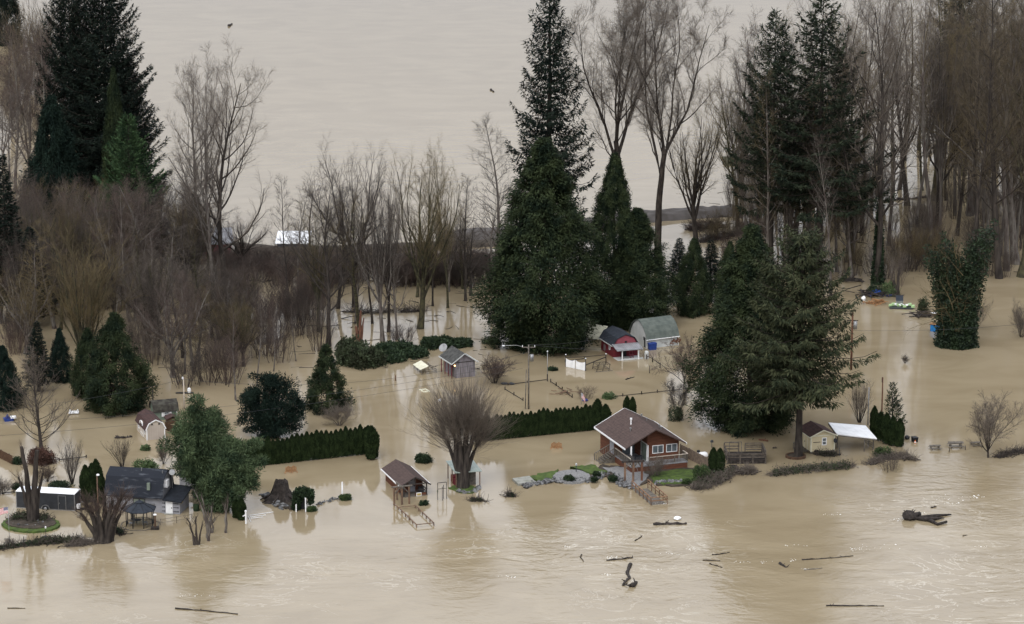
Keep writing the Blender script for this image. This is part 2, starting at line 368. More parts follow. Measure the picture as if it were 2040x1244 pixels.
BARE = dict(
 # levels: list of (n, t0, t1, angle, anglevar, Lmin, Lfactor, K, tropism, wobble, radius ratio, sides, taper of length up the parent)
 cottonwood=dict(H=36, r=.60, K=12, wob=.06, lv=[(24, .22, .97, .88, .18, 1.5, .45, 8, .17, .13, .52, 5, .66), (9, .2, .98, .62, .2, .6, .36, 5, .12, .16, .5, 4, .4), (6, .15, 1, .65, .25, .35, .42, 4, .08, .18, .52, 3, .3), (5, .1, 1, .6, .25, .25, .5, 3, .05, .2, .55, 3, .2)]),
 cotton_fork=dict(H=36, r=.62, K=10, wob=.05, fork=(5, .44, .50), lv=[(12, .1, .98, .72, .18, 1.2, .36, 7, .14, .14, .48, 5, .5), (9, .2, .98, .6, .2, .5, .38, 5, .1, .16, .5, 4, .4), (7, .15, 1, .65, .25, .3, .42, 4, .06, .18, .5, 3, .3), (5, .1, 1, .6, .25, .25, .5, 3, .05, .2, .55, 3, .2)]),
 alder=dict(H=24, r=.27, K=12, wob=.035, lv=[(44, .22, .98, .95, .14, .5, .24, 6, .07, .10, .36, 4, .78), (8, .2, 1, .6, .2, .35, .34, 4, .05, .15, .5, 3, .4), (5, .1, 1, .6, .2, .25, .42, 3, .04, .2, .55, 3, .2)]),
 pole=dict(H=27, r=.27, K=12, wob=.045, lv=[(26, .40, .98, .68, .18, .5, .22, 6, .12, .12, .42, 4, .45), (7, .2, 1, .6, .2, .35, .38, 4, .08, .16, .5, 3, .4), (5, .1, 1, .6, .2, .25, .45, 3, .04, .2, .55, 3, .2)]),
 maple=dict(H=20, r=.58, K=5, wob=.06, fork=(11, .34, .46), lv=[(10, .15, .98, .5, .16, .6, .34, 6, .10, .12, .5, 4, .5), (7, .15, 1, .55, .2, .4, .40, 4, .07, .16, .52, 3, .4), (5, .1, 1, .55, .2, .3, .45, 3, .05, .2, .55, 3, .2)]),
 spread=dict(H=12, r=.20, K=5, wob=.08, fork=(6, .16, .62), lv=[(9, .12, .98, .62, .18, .5, .36, 6, .07, .15, .5, 4, .5), (8, .15, 1, .62, .2, .35, .40, 4, .03, .18, .52, 3, .4), (5, .1, 1, .6, .2, .25, .45, 3, .02, .2, .55, 3, .2)]),
 larch=dict(H=12, r=.17, K=10, wob=.02, lv=[(46, .10, .98, 1.05, .12, .5, .44, 7, .20, .05, .34, 4, .86), (8, .25, 1, .42, .15, .3, .34, 4, .12, .10, .5, 3, .4), (5, .1, 1, .5, .2, .2, .4, 3, .05, .15, .6, 3, .2)]),
 round=dict(H=8, r=.17, K=4, wob=.05, fork=(8, .17, .62), lv=[(10, .12, .98, .55, .16, .4, .36, 6, .05, .12, .5, 4, .4), (9, .15, 1, .6, .2, .3, .40, 4, .02, .18, .5, 3, .4), (7, .1, 1, .6, .2, .2, .45, 3, .0, .2, .55, 3, .2)]),
 bush=dict(H=6, stems=14, spread=.42, r=.05, K=6, wob=.08, lv=[(7, .2, 1, .5, .2, .4, .38, 4, .08, .15, .55, 3, .4), (7, .1, 1, .5, .2, .3, .42, 4, .06, .18, .6, 3, .3), (6, .1, 1, .55, .2, .2, .45, 3, .03, .2, .7, 3, .2)]),
 thicket=dict(H=7, stems=26, spread=.22, base=2.2, r=.045, K=6, wob=.07, lv=[(8, .25, 1, .42, .18, .4, .30, 4, .08, .14, .55, 3, .4), (8, .1, 1, .5, .2, .3, .42, 3, .06, .18, .6, 3, .3)]),
 vase=dict(H=9, stems=20, spread=.26, r=.06, K=6, wob=.05, lv=[(9, .25, 1, .34, .12, .5, .34, 5, .10, .10, .5, 3, .5), (7, .15, 1, .4, .15, .35, .42, 3, .08, .14, .6, 3, .3)]),
)
BM = {}
def bare(kind, seed, bark, twig, hf=1.0):
    key = (kind, seed, bark, twig)
    if key in BM: return BM[key]
    d = BARE[kind]; rng = np.random.default_rng(seed*77+5); H = d['H']
    trunk = []; tw = []
    if 'stems' in d:
        n = d['stems']; az = np.arange(n)*2.4+rng.uniform(0, 1, n); sp = np.abs(rng.normal(d['spread'], d['spread']*.4, n))
        s = np.stack([np.cos(az), np.sin(az), 0*az], 1)*(rng.uniform(0, d.get('base', .25), n)[:, None]); s[:, 2] = -.3
        Pt = walk(rng, s, np.stack([np.cos(az)*np.sin(sp), np.sin(az)*np.sin(sp), np.cos(sp)], 1), H*rng.uniform(.6, 1.02, n), d['K'], .02, d['wob'])
        R = d['r']*rng.uniform(.7, 1.3, n)[:, None]*np.linspace(1, .2, d['K'])[None]
        trunk.append(tubes(Pt, R, 4))
    else:
        th = d['fork'][1]*H if 'fork' in d else H
        Pt = walk(rng, np.array([[0, 0, -.6]]), np.array([[rng.normal(0, .04), rng.normal(0, .04), 1]]), np.array([th+.6]), d['K'], .03, d['wob'])
        R = d['r']*np.linspace(1.0, .62 if 'fork' in d else .10, d['K'])[None]; R[:, 0] *= 1.35
        trunk.append(tubes(Pt, R, 8))
        if 'fork' in d:
            n, f, a = d['fork']; az = np.arange(n)*2.4+rng.uniform(0, 6); sp = np.abs(rng.normal(a, a*.3, n)); sp[0] *= .35
            t = rng.uniform(.55, 1, n); t[:2] = 1; x = t*(d['K']-1.001); k = x.astype(int)
            s = Pt[0, k]+(Pt[0, k+1]-Pt[0, k])*(x-k)[:, None]
            dr = np.stack([np.cos(az)*np.sin(sp), np.sin(az)*np.sin(sp), np.cos(sp)], 1)
            L = (H-s[:, 2])/np.cos(sp*.8)*rng.uniform(.72, 1.0, n)
            Pt2 = walk(rng, s, dr, L, 9, .06, .10)
            R2 = (R[0, -1]*rng.uniform(.5, .8, n))[:, None]*np.linspace(1, .12, 9)[None]
            trunk.append(tubes(Pt2, R2, 6))
            if n <= 4: pass
            Pt, R = Pt2, R2
    for q, lv in enumerate(d['lv']):
        n, t0, t1, an, av, Lm, Lf, K, tr, wo, rr, S, Lt = lv
        Pt, R = spawn(rng, Pt, R, n, t0, t1, an, av, Lm, Lf, K, tr, wo, rr, rmin=.0145 if q < len(d['lv'])-1 else .0115, Lt=Lt)
        (trunk if q == 0 and 'stems' not in d else tw).append(tubes(Pt, R, S))
    V, Q = join(trunk); tm = npmesh(kind+'_limbs', V, Q, M[bark])
    V2, Q2 = join(tw); cm = npmesh(kind+'_twigs', V2, Q2, M[twig])
    top = max(np.percentile(V2[:, 2], 99.7), 1); wid = np.percentile(np.hypot(V2[:, 0], V2[:, 1]), 91)
    BM[key] = (tm, cm, top, wid); return BM[key]

def cards(rng, base, d, nr, L, Wd):
    """leaf sprays: small pointed blades, base (N,3), direction, face normal, length, width"""
    d = nrm(d); sd_ = nrm(np.cross(d, nr)); nr = np.cross(sd_, d)
    L = L[:, None]; Wd = Wd[:, None]; m = base+d*L*.45
    V = np.stack([base, m+sd_*Wd+nr*Wd*.25, base+d*L, m-sd_*Wd+nr*Wd*.25], 1).reshape(-1, 3)
    return V, np.arange(len(base)*4).reshape(-1, 4)

# radius profile along the height (0 = lowest branch, 1 = tip)
PROF = dict(cone=lambda t: (1-t)**.85*np.clip(.55+t*3, 0, 1), cedar=lambda t: np.clip(1-t, 0, 1)**.72*np.clip(.72+t*1.6, 0, 1),
            spruce=lambda t: (1-t)**.75*np.clip(.8+t, 0, 1), round=lambda t: np.sqrt(np.clip(1-(2*t-.9)**2*.9, .02, 1)), narrow=lambda t: (1-t)**.8*.9+.03,
            broad=lambda t: np.clip(1.05-t, 0, 1)**.55*np.clip(.8+t*2, 0, 1))
CONIF = dict(
 spruce=dict(H=36, R=6.5, n=230, prof='spruce', base=.10, up=.30, droop=-.85, tip=.62, dens=32, cl=.62, cw=.085, hang=.9, wid=.20, jit=.45),
 hemlock=dict(H=28, R=8, n=230, prof='broad', base=.255, up=.32, droop=-.62, tip=.32, dens=30, cl=.68, cw=.085, hang=1.05, wid=.24, jit=.62),
 cedar=dict(H=30, R=7.5, n=520, prof='cedar', base=.02, up=.25, droop=-.6, tip=.30, dens=24, cl=.62, cw=.12, hang=.55, wid=.24, jit=.30),
 fir=dict(H=24, R=4, n=260, prof='cone', base=.10, up=-.05, droop=-.15, tip=.1, dens=28, cl=.5, cw=.10, hang=.15, wid=.30, jit=.3),
 densefir=dict(H=36, R=9, n=460, prof='broad', base=.05, up=.22, droop=-.55, tip=.42, dens=30, cl=.58, cw=.095, hang=.6, wid=.22, jit=.42),
 pine=dict(H=8, R=4.6, n=150, prof='round', base=.08, up=.55, droop=-.25, tip=.25, dens=44, cl=.42, cw=.065, hang=-.2, wid=.30, jit=.35),
 whitepine=dict(H=18, R=6, n=170, prof='cone', base=.10, up=.45, droop=-.35, tip=.3, dens=40, cl=.52, cw=.06, hang=-.1, wid=.30, jit=.4),
 deodar=dict(H=13, R=6.2, n=150, prof='broad', base=.16, up=.35, droop=-.5, tip=.25, dens=46, cl=.48, cw=.06, hang=.25, wid=.30, jit=.45),
 bigfir=dict(H=36, R=10, n=130, prof='spruce', base=.24, up=.05, droop=-.22, tip=.3, dens=34, cl=.7, cw=.10, hang=.45, wid=.22, jit=.4),
 spike=dict(H=6, R=1.7, n=60, prof='cone', base=.05, up=.7, droop=-.2, tip=.2, dens=50, cl=.30, cw=.05, hang=.3, wid=.25, jit=.6),
 smallcedar=dict(H=10, R=3.6, n=230, prof='cedar', base=.02, up=.4, droop=-.55, tip=.25, dens=40, cl=.42, cw=.085, hang=.35, wid=.28, jit=.3),
)
CM = {}
def conifer(kind, seed, leaf, bark='bark'):
    key = (kind, seed, leaf)
    if key in CM: return CM[key]
    d = CONIF[kind]; rng = np.random.default_rng(seed*31+7); H, R, n = d['H'], d['R'], d['n']
    t = ((np.arange(n)+rng.uniform(0, 1, n))/n)**.9
    z = H*(d['base']+(1-d['base'])*t*.985); az = np.arange(n)*2.39996+rng.normal(0, .3, n)
    L = R*PROF[d['prof']](t)*rng.uniform(1-d['jit'], 1+d['jit']*.35, n)+.15
    K = 7; s = np.linspace(0, 1, K)
    up = d['up']+.45*t
    rad = L[:, None]*s[None]; dz = L[:, None]*(up[:, None]*s+d['droop']*(1-.45*t[:, None])*s**1.6+d['tip']*s**4)
    swing = rng.normal(0, .18, n)[:, None]*s[None]; A = az[:, None]+swing
    Pt = np.stack([rad*np.cos(A), rad*np.sin(A), z[:, None]+dz], -1)
    Rb = (.012+.010*L)[:, None]*np.linspace(1, .25, K)[None]
    tk = np.array([[[rng.normal(0, .06)*(q > 0), rng.normal(0, .06)*(q > 0), -.5+(H+.5)*q] for q in np.linspace(0, 1, 9)]])
    tr = (H*.0145+.03)*np.linspace(1, .03, 9)[None]; tr[:, 0] *= 1.25
    V, Q = join([tubes(tk, tr, 8), tubes(Pt, Rb, 3)]); tm = npmesh(kind+'_trunk', V, Q, M[bark])
    cnt = np.maximum((L*d['dens']*(.6+.4*L/R)).astype(int), 8); i = np.repeat(np.arange(n), cnt); N = len(i)
    q = rng.uniform(.12, 1, N)**.8; x = q*(K-1.001); k = x.astype(int); fr = (x-k)[:, None]
    b = Pt[i, k]*(1-fr)+Pt[i, k+1]*fr; tg = nrm(Pt[i, k+1]-Pt[i, k])
    lat = nrm(np.cross(tg, np.array([0, 0, 1.]))); w = (L[i]*d['wid']*(1.15-q)+.12)
    u = rng.uniform(-1, 1, N); off = u*w
    b = b+lat*off[:, None]+np.array([0, 0, 1.])*(-np.abs(off)*.35*max(d['hang'], .1)-rng.uniform(0, .5, N)*max(d['hang'], 0)*(.3+.1*L[i]))[:, None]
    dr = tg*rng.uniform(.3, 1, N)[:, None]+lat*(u*.9)[:, None]+np.array([0, 0, -d['hang']])*rng.uniform(.2, 1.2, N)[:, None]+rng.normal(0, .25, (N, 3))
    nr = np.array([0, 0, 1.])+rng.normal(0, .45, (N, 3))+tg*.5
    V2, Q2 = cards(rng, b, dr, nr, d['cl']*rng.uniform(.6, 1.3, N), d['cw']*rng.uniform(.7, 1.3, N))
    cm = npmesh(kind+'_foliage', V2, Q2, M[leaf], False)
    CM[key] = (tm, cm, H, np.percentile(np.hypot(V2[:, 0], V2[:, 1]), 96)); return CM[key]

def clumps(kind, seed, leaf, H=30., R=7.5, ncl=760, per=165, cs=.66, cl=.46, cw=.074, peak=.22, foot=.62, top=.80, lump=.15, bark='bark'):
    """a dense evergreen: hanging sprays gathered in many clumps over a tapering body, clumps missing here and there"""
    key = (kind, seed, leaf)
    if key in CM: return CM[key]
    rng = np.random.default_rng(seed*53+3); t = rng.uniform(0, 1, ncl)**1.25; az = rng.uniform(0, 6.283, ncl)
    pr = np.where(t > peak, np.clip((1-t)/(1-peak), 0, 1)**top, foot+(1-foot)*t/peak)
    pr = pr*(1+lump*np.sin(az*3+seed+t*7)+lump*.8*np.sin(az*5-t*17+seed*2))
    rr_ = R*pr*np.sqrt(rng.uniform(.25, 1.0, ncl)); z = H*(.03+.96*t)
    o = np.stack([np.cos(az), np.sin(az), 0*az], 1); c = o*rr_[:, None]; c[:, 2] = z
    i = np.repeat(np.arange(ncl), per); N = len(i); s = cs*(.45+.75*pr[i])*rng.uniform(.8, 1.2, ncl)[i]
    b = c[i]+rng.normal(0, 1, (N, 3))*s[:, None]*np.array([.7, .7, .9])+o[i]*(rng.uniform(-.4, .8, N)*s)[:, None]; b[:, 2] = np.clip(b[:, 2], .05, H)
    d = o[i]*.7+np.array([0, 0, -.35])+rng.normal(0, .45, (N, 3)); nr = np.array([0, 0, .8])+o[i]*.6+rng.normal(0, .4, (N, 3))
    V, Q = cards(rng, b, d, nr, cl*rng.uniform(.6, 1.35, N), cw*rng.uniform(.7, 1.3, N)); cm = npmesh(kind+'_foliage', V, Q, M[leaf], False)
    tk = np.array([[[0, 0, -.5+(H*.97+.5)*q] for q in np.linspace(0, 1, 9)]]); tr = (H*.0145+.03)*np.linspace(1, .05, 9)[None]
    nb = 90; tb = rng.uniform(.03, .9, nb); ab = rng.uniform(0, 6.283, nb); ob = np.stack([np.cos(ab), np.sin(ab), 0*ab], 1); st = np.zeros((nb, 3)); st[:, 2] = H*tb
    Pt = walk(rng, st, ob+np.array([0, 0, .15]), R*np.clip(1-tb, .1, 1)*rng.uniform(.7, 1.1, nb), 6, -.03, .06); Rb = .05*np.linspace(1, .25, 6)[None]*np.ones((nb, 1))
    v, q = join([tubes(tk, tr, 8), tubes(Pt, Rb, 4)]); tm = npmesh(kind+'_trunk', v, q, M[bark])
    CM[key] = (tm, cm, H, np.percentile(np.hypot(V[:, 0], V[:, 1]), 97)); return CM[key]

def leafball(name, blobs, n, leaf, seed, cl=.16, cw=.07, shell=.55, up=.3, core=True):
    """leaf-sized blades through rounded volumes: blobs (x,y,z,rx,ry,rz)"""
    rng = np.random.default_rng(seed); Bq = np.array(blobs, float); vol = (Bq[:, 3]*Bq[:, 4]*Bq[:, 5])**.667
    i = rng.choice(len(Bq), n, p=vol/vol.sum()); d = nrm(rng.normal(0, 1, (n, 3)))
    r = rng.uniform(shell, 1.0, n)*(1+.10*np.sin(d[:, 0]*7+i)+.10*np.sin(d[:, 1]*9+d[:, 2]*6))
    b = Bq[i, :3]+d*Bq[i, 3:]*r[:, None]; b[:, 2] = np.maximum(b[:, 2], .02)
    V, Q = cards(rng, b, d*.6+np.array([0, 0, up])+rng.normal(0, .6, (n, 3)), d+rng.normal(0, .5, (n, 3)), cl*rng.uniform(.6, 1.4, n), cw*rng.uniform(.7, 1.3, n))
    return npmesh(name, V, Q, M[leaf], False)
def column(seed, leaf, H, R, n, cl=.26, cw=.07):
    rng = np.random.default_rng(seed); t = rng.uniform(0, 1, n)**.85; a = rng.uniform(0, 6.283, n)
    pr = np.where(t < .55, .82+.33*t, np.clip(1-((t-.55)/.45)**2.1, 0, 1))*(1+.09*np.sin(a*3+seed)+.07*np.sin(a*5+t*9))
    r = R*pr*np.sqrt(rng.uniform(.5, 1, n))
    b = np.stack([r*np.cos(a), r*np.sin(a), H*t*.94], 1); o = np.stack([np.cos(a), np.sin(a), 0*a], 1)
    V, Q = cards(rng, b, o*.35+np.array([0, 0, 1.])+rng.normal(0, .22, (n, 3)), o+rng.normal(0, .5, (n, 3)), cl*rng.uniform(.7, 1.4, n), cw*rng.uniform(.7, 1.3, n))
    return npmesh('column_foliage', V, Q, M[leaf], False)

RT = random.Random(11)
def put(pair, name, label, px, py, top=None, hw=None, group=None, cat='tree', rz=None, sc=None, crown='crown', lean=0.0):
    """stand a plant with its trunk and crown on the ground at a photo pixel, as high and wide as the photo shows"""
    tm, cm, H, R = pair; p = P(px, py)
    sz = (ztop(p, top)/H) if top is not None else sc
    sx = (hw*mpp(p)/R) if hw else sz
    o = thing(name, label, cat, p, RT.uniform(0, 6.28) if rz is None else rz, group, scale=(sx, sx, sz))
    if lean: o.rotation_euler = (0, lean, 0)
    if tm: link('trunk', tm, o)
    link(crown, cm, o); return o
# ------------------------------------------------------------------ buildings
def at(px, py, z=0.0):
    p = P(px, py, z); return Vector((p.x, p.y, 0))
def house(name, label, cat, origin, yaw): return thing(name, label, cat, origin, math.radians(yaw))
def to_local(o, v):
    c, s = math.cos(-o.rotation_euler.z), math.sin(-o.rotation_euler.z); d = Vector(v)-o.location
    return Vector((d.x*c-d.y*s, d.x*s+d.y*c, d.z))
def rect(mb, face, u, z, w, h, d0, d1):
    """a flat box on a wall: face = ('-y', y) / ('+x', x) / ('-x', x); u along the wall, d0..d1 proud of it"""
    k, a = face; s = -1 if k[0] == '-' else 1; lo, hi = sorted((a+s*d0, a+s*d1))
    if k[1] == 'y': mb.box(u-w/2, u+w/2, lo, hi, z-h/2, z+h/2)
    else: mb.box(lo, hi, u-w/2, u+w/2, z-h/2, z+h/2)
def window(root, face, u, z, w, h, frame='white', pane='glass', mull=1, fw=.07, bars=0):
    b = MB()
    rect(b, face, u, z+h/2-fw/2, w, fw, 0, .06); rect(b, face, u, z-h/2+fw/2, w, fw, 0, .06)
    rect(b, face, u-w/2+fw/2, z, fw, h-2*fw, 0, .06); rect(b, face, u+w/2-fw/2, z, fw, h-2*fw, 0, .06)
    for q in range(mull): rect(b, face, u-w/2+w*(q+1)/(mull+1), z, fw*.8, h-2*fw, .0, .055)
    for q in range(bars): rect(b, face, u, z-h/2+h*(q+1)/(bars+1), w-2*fw, fw*.7, .0, .05)
    f = b.build('window', M[frame], root)
    g = MB(); rect(g, face, u, z, w-2*fw, h-2*fw, .0, .03); g.build('pane', M[pane], f); return f
def door(root, face, u, z0, w, h, m, handle=True, trim=None):
    b = MB(); rect(b, face, u, z0+h/2, w, h, 0, .05); d = b.build('door', M[m], root)
    if trim:
        t = MB(); rect(t, face, u-w/2-.05, z0+h/2, .1, h+.1, 0, .06); rect(t, face, u+w/2+.05, z0+h/2, .1, h+.1, 0, .06); rect(t, face, u, z0+h+.1, w+.2, .1, 0, .065); t.build('frame', M[trim], d)
    if handle: t = MB(); rect(t, face, u+w*.38, z0+h*.48, .09, .12, .05, .11); t.build('handle', M['black'], d)
    return d
def rails(b, pts, z0, z1, n=0, w=.09, mids=(), bal=0.0):
    """posts and rails along a path; balusters every bal metres"""
    for a, c in zip(pts[:-1], pts[1:]):
        a = Vector((*a, 0)) if len(a) == 2 else Vector(a); c = Vector((*c, 0)) if len(c) == 2 else Vector(c); L = (c-a).length
        b.bar(a+Vector((0, 0, z1)), c+Vector((0, 0, z1)), w*1.3, w*.6)
        for mz in mids: b.bar(a+Vector((0, 0, mz)), c+Vector((0, 0, mz)), w*.7, w*.9)
        k = max(1, round(L/1.8)) if not n else n
        for q in range(k+1): p = a+(c-a)*q/k; b.bar(p+Vector((0, 0, z0)), p+Vector((0, 0, z1-.02)), w)
        if bal:
            for q in range(1, int(L/bal)): p = a+(c-a)*q*bal/L; b.bar(p+Vector((0, 0, z0+.05)), p+Vector((0, 0, z1-.05)), .035)
GAM = lambda w, e, bx, bz, r: [(-w, e), (-bx, bz), (0, r), (bx, bz), (w, e)]
def sh(prof, dx=0, dz=0): return [(x+dx, z+dz) for x, z in prof]

# brown two-gabled river house
o = house('river_house', 'red brown wooden house with big brown shingle roof and wrapping deck, centre right', 'house', at(1307.2, 855.6, 5.25), 19.4)
MB().prism([(-.6, -.5), (3.55, -.5), (3.55, 3.18), (0, 4.98), (-.6, 4.68)], 1.3, 5.0).prism([(-3.4, -.5), (3.55, -.5), (3.55, 3.18), (0, 4.98), (-3.4, 3.22)], 5.003, 9.9).build('wall', M['red_siding'], o)
r = MB().shell([(-4.0, 3.18), (0, 5.25), (4.0, 3.18)], .16, 0, 10.4).build('roof', M['brown_roof'], o)
b = MB(); b.bar((-4.03, -.03, 3.09), (-4.03, 10.43, 3.09), .07, .2); b.bar((4.03, -.03, 3.09), (4.03, 10.43, 3.09), .07, .2)
for s in (-1, 1): b.bar((s*4.0, 10.44, 3.10), (0, 10.44, 5.17), .06, .2)
b.build('fascia', M['white'], r)
b = MB()
for x, y in ((-1.9, 3.6), (1.7, 2.6), (1.2, 6.0), (1.4, 8.2), (2.2, 4.4)): z = 5.25-abs(x)*.5175; b.tube([(x, y, z-.1), (x, y, z+.32)], .07, 8); b.tube([(x, y, z+.3), (x, y, z+.4)], .13, 8)
b.build('roof_vent', M['steel'], r); 
b = MB().tube([(-1.2, 5.2, 4.5), (-1.2, 5.2, 5.25)], .09, 8).tube([(-1.2, 5.2, 5.2), (-1.2, 5.2, 5.42)], .15, 8).build('flue', M['white'], r)
window(o, ('-y', 1.3), .78, 2.33, 1.45, 1.02); window(o, ('-y', 1.3), 2.6, 2.33, 1.45, 1.02)
f = MB(); rect(f, ('-y', 1.3), -.52, 1.93, .13, 2.0, 0, .06); f.build('trim_board', M['white'], o)
door(o, ('-x', -.6), 2.3, .93, 1.7, 2.0, 'glass_green', trim='white')
door(o, ('-y', 5.0), -1.6, .93, 1.6, 2.0, 'glass', False)
b = MB(); rect(b, ('-x', -3.4), 5.9, 1.95, 1.3, 2.0, 0, .05); b.build('door', M['grey_siding'], o)
b = MB().box(-3.35, 4.1, -.3, 1.297, .78, .92).box(-3.35, -.603, 1.3, 4.997, .78, .92).build('deck', M['grey_metal'], o)
sk = MB().box(-3.3, 4.05, -.25, -.1, -.6, .775).box(-3.3, -3.15, -.098, 4.9, -.6, .775).box(3.9, 4.05, -.098, 1.29, -.6, .775).build('skirt', M['red_siding'], b)
r = MB(); rails(r, [(-3.3, 4.9), (-3.3, -.22)], .92, 1.82, bal=.16); rails(r, [(-.9, -.22), (4.05, -.22), (4.05, 1.25)], .92, 1.82, bal=.14); r.build('railing', M['wood_grey'], b)
MB().bar((-3.34, 5.0, 1.86), (-3.34, -.28, 1.86), .16, .05).bar((-.9, -.27, 1.86), (4.1, -.27, 1.86), .16, .05).bar((4.1, -.2, 1.86), (4.1, 1.3, 1.86), .16, .05).build('hand_rail', M['beige'], b)
MB().bar((-3.2, .1, .92), (-3.2, .1, 3.4), .16).build('post', M['white'], o)
MB().box(-2.0, -1.0, 1.6, 2.2, 1.45, 1.53).bar((-1.9, 1.9, .92), (-1.9, 1.9, 1.45), .08).bar((-1.1, 1.9, .92), (-1.1, 1.9, 1.45), .08).build('porch_table', M['charcoal'], o)
st = MB()
for q in range(6): st.box(-3.62-q*.32, -3.36-q*.32, 5.15, 6.75, .72-q*.15, .78-q*.15)
st.prism([(-5.3, -.4), (-3.36, -.4), (-3.36, .7), (-3.5, .7), (-5.3, -.15)], 5.0, 5.1).prism([(-5.3, -.4), (-3.36, -.4), (-3.36, .7), (-3.5, .7), (-5.3, -.15)], 6.8, 6.9)
stairs = st.build('stairs', M['wood_grey'], o)
r = MB()
for y in (5.05, 6.85):
    r.bar((-3.36, y, 1.82), (-5.35, y, .85), .12, .07)
    for q in range(9): u = q/8; r.bar((-3.4-1.93*u, y, .75-.9*u), (-3.4-1.93*u, y, 1.78-.95*u), .05 if 0 < q < 8 else .1)
r.build('railing', M['wood_grey'], stairs)
# fence, patio and lawn beside the house
HO = o
def hl(x, y, z=0): return HO.location+Vector((math.cos(math.radians(19.4))*x-math.sin(math.radians(19.4))*y, math.sin(math.radians(19.4))*x+math.cos(math.radians(19.4))*y, z))
def board_fence(name, label, pix, h, m, z0=-.4):
    pts = [at(*p) for p in pix]; o = thing(name, label, 'fence', pts[0]); b = MB(); q = MB(); rr = random.Random(len(label))
    for a, c in zip(pts[:-1], pts[1:]):
        L = (c-a).length; t = (c-a)/L; n = int(L/.15)
        for i in range(n):
            p = a-pts[0]+t*(i*.15); hh = h+rr.uniform(-.03, .03); b.bar(p+Vector((0, 0, z0)), p+Vector((0, 0, hh)), .135, .025)
        for i in range(int(L/2.2)+1): p = a-pts[0]+t*(i*2.2)+Vector((-t.y, t.x, 0))*.08; q.bar(p+Vector((0, 0, z0)), p+Vector((0, 0, h+.06)), .11)
    b.build('boards', M[m], o); q.build('posts', M['wood_grey'], o); return o
board_fence('board_fence', 'grey brown board fence running right from the brown house', [(1355, 906), (1412, 935)], 1.35, 'fence')
board_fence('board_fence', 'short brown board fence by the beige barn shed', [(330, 856), (350, 866)], 1.0, 'fence_brown')
board_fence('board_fence', 'dark brown board fence cut by the left edge', [(-14, 906), (26, 926)], 1.1, 'fence_brown')

# brown cabin on the river with open porch
o = house('brown_cabin', 'small red brown cabin with brown gable roof and open porch near the river', 'cabin', at(827.5, 950.6, 2.4), 19)
MB().prism([(-1.45, -.5), (1.45, -.5), (1.45, 1.45), (0, 2.2), (-1.45, 1.45)], 1.8, 7.5).build('wall', M['red_siding'], o)
r = MB().shell([(-1.85, 1.36), (0, 2.4), (1.85, 1.36)], .12, 0, 8.0).build('roof', M['brown_roof'], o)
MB().bar((-1.88, 0, 1.3), (-1.88, 8, 1.3), .06, .16).bar((1.88, 0, 1.3), (1.88, 8, 1.3), .06, .16).build('fascia', M['white'], r)
b = MB()
for s in (-1, 1): b.bar((s*1.9, -.04, 1.30), (0, -.04, 2.36), .06, .16); b.bar((s*1.4, .1, -.4), (s*1.4, .1, 1.55), .13)
b.bar((-1.4, .1, 1.5), (1.4, .1, 1.5), .12); b.bar((0, .1, 1.55), (0, .1, 2.25), .1); b.build('porch_frame', M['wood_dark'], o)
b = MB().box(-1.5, 1.5, 0, 1.79, -.3, .08); b.build('porch_floor', M['wood_grey'], o)
b = MB(); rails(b, [(.2, .1), (1.4, .1), (1.4, 1.7)], .08, .75, mids=(.4,)); b.build('railing', M['wood_dark'], o)
MB().box(.0, 1.4, .06, .1, .1, .38).build('kick_board', M['red_siding'], o); 
b = MB(); rect(b, ('-y', .04), .42, .23, .62, .42, 0, .05); s = b.build('sign_board', M['white'], o); b = MB(); rect(b, ('-y', .04), .42, .23, .48, .28, .051, .07); b.build('panel', M['gold'], s)
door(o, ('-y', 1.8), .1, .08, .8, 1.5, 'grey_siding'); window(o, ('-x', -1.45), 4.2, 1.0, .8, .34, mull=0); MB().box(.75, 1.3, .8, 1.5, .1, .75).build('porch_chair', M['charcoal'], o)
CABIN = o
# pergola and floating dock frame before it
o = thing('log_pergola', 'weathered log pergola with braces before the brown cabin', 'pergola', CABIN.location, math.radians(19))
for x in (-3.4, -2.46, -1.57):
    for y in ((-2.6,) if x != -2.46 else (-2.6,)): MB().tube([(x, y, -.5), (x, y, 2.15)], .12, 7).build('post', M['wood'], o)
MB().tube([(-2.46, -.6, -.5), (-2.46, -.6, 2.1)], .11, 7).build('post', M['wood'], o)
b = MB().tube([(-3.7, -2.6, 2.22), (-1.2, -2.6, 2.22)], .1, 7).tube([(-2.46, -3.0, 2.12), (-2.46, -.2, 2.12)], .1, 7); b.build('beam', M['wood_grey'], o)
b = MB()
for x, s in ((-3.4, 1), (-1.57, -1)): b.tube([(x, -2.6, 1.3), (x+s*.75, -2.6, 2.15)], .07, 6)
b.tube([(-2.46, -2.6, 1.3), (-2.46, -1.8, 2.1)], .07, 6); b.build('brace', M['wood_grey'], o)
def dock(name, label, loc, rz, x0, x1, y0, y1, ztop_, m, mid=True, slope=0.0, dip=0.0):
    o = thing(name, label, 'dock', loc, rz); b = MB()
    zz = lambda y: ztop_+(y-y0)*slope
    for x in (x0, x1):
        b.bar((x, y0, zz(y0)), (x, y1, zz(y1)), .12, .07)
        if mid: b.bar((x, y0, zz(y0)-.42), (x, y1, zz(y1)-.42), .05, .12)
    b.bar((x0, y0, zz(y0)), (x1, y0, zz(y0)), .12, .07)
    if mid: b.bar((x0, y0, zz(y0)-.42), (x1, y0, zz(y0)-.42), .05, .12)
    b.build('rail', M[m], o); n = 6; m = 'wood' if m == 'ramp_wood' else m
    for x in (x0, x1):
        for q in range(n): y = y0+(y1-y0)*q/(n-1); MB().bar((x, y, zz(y)-1.1), (x, y, zz(y)+.02), .1).build('post', M[m], o)
    return o
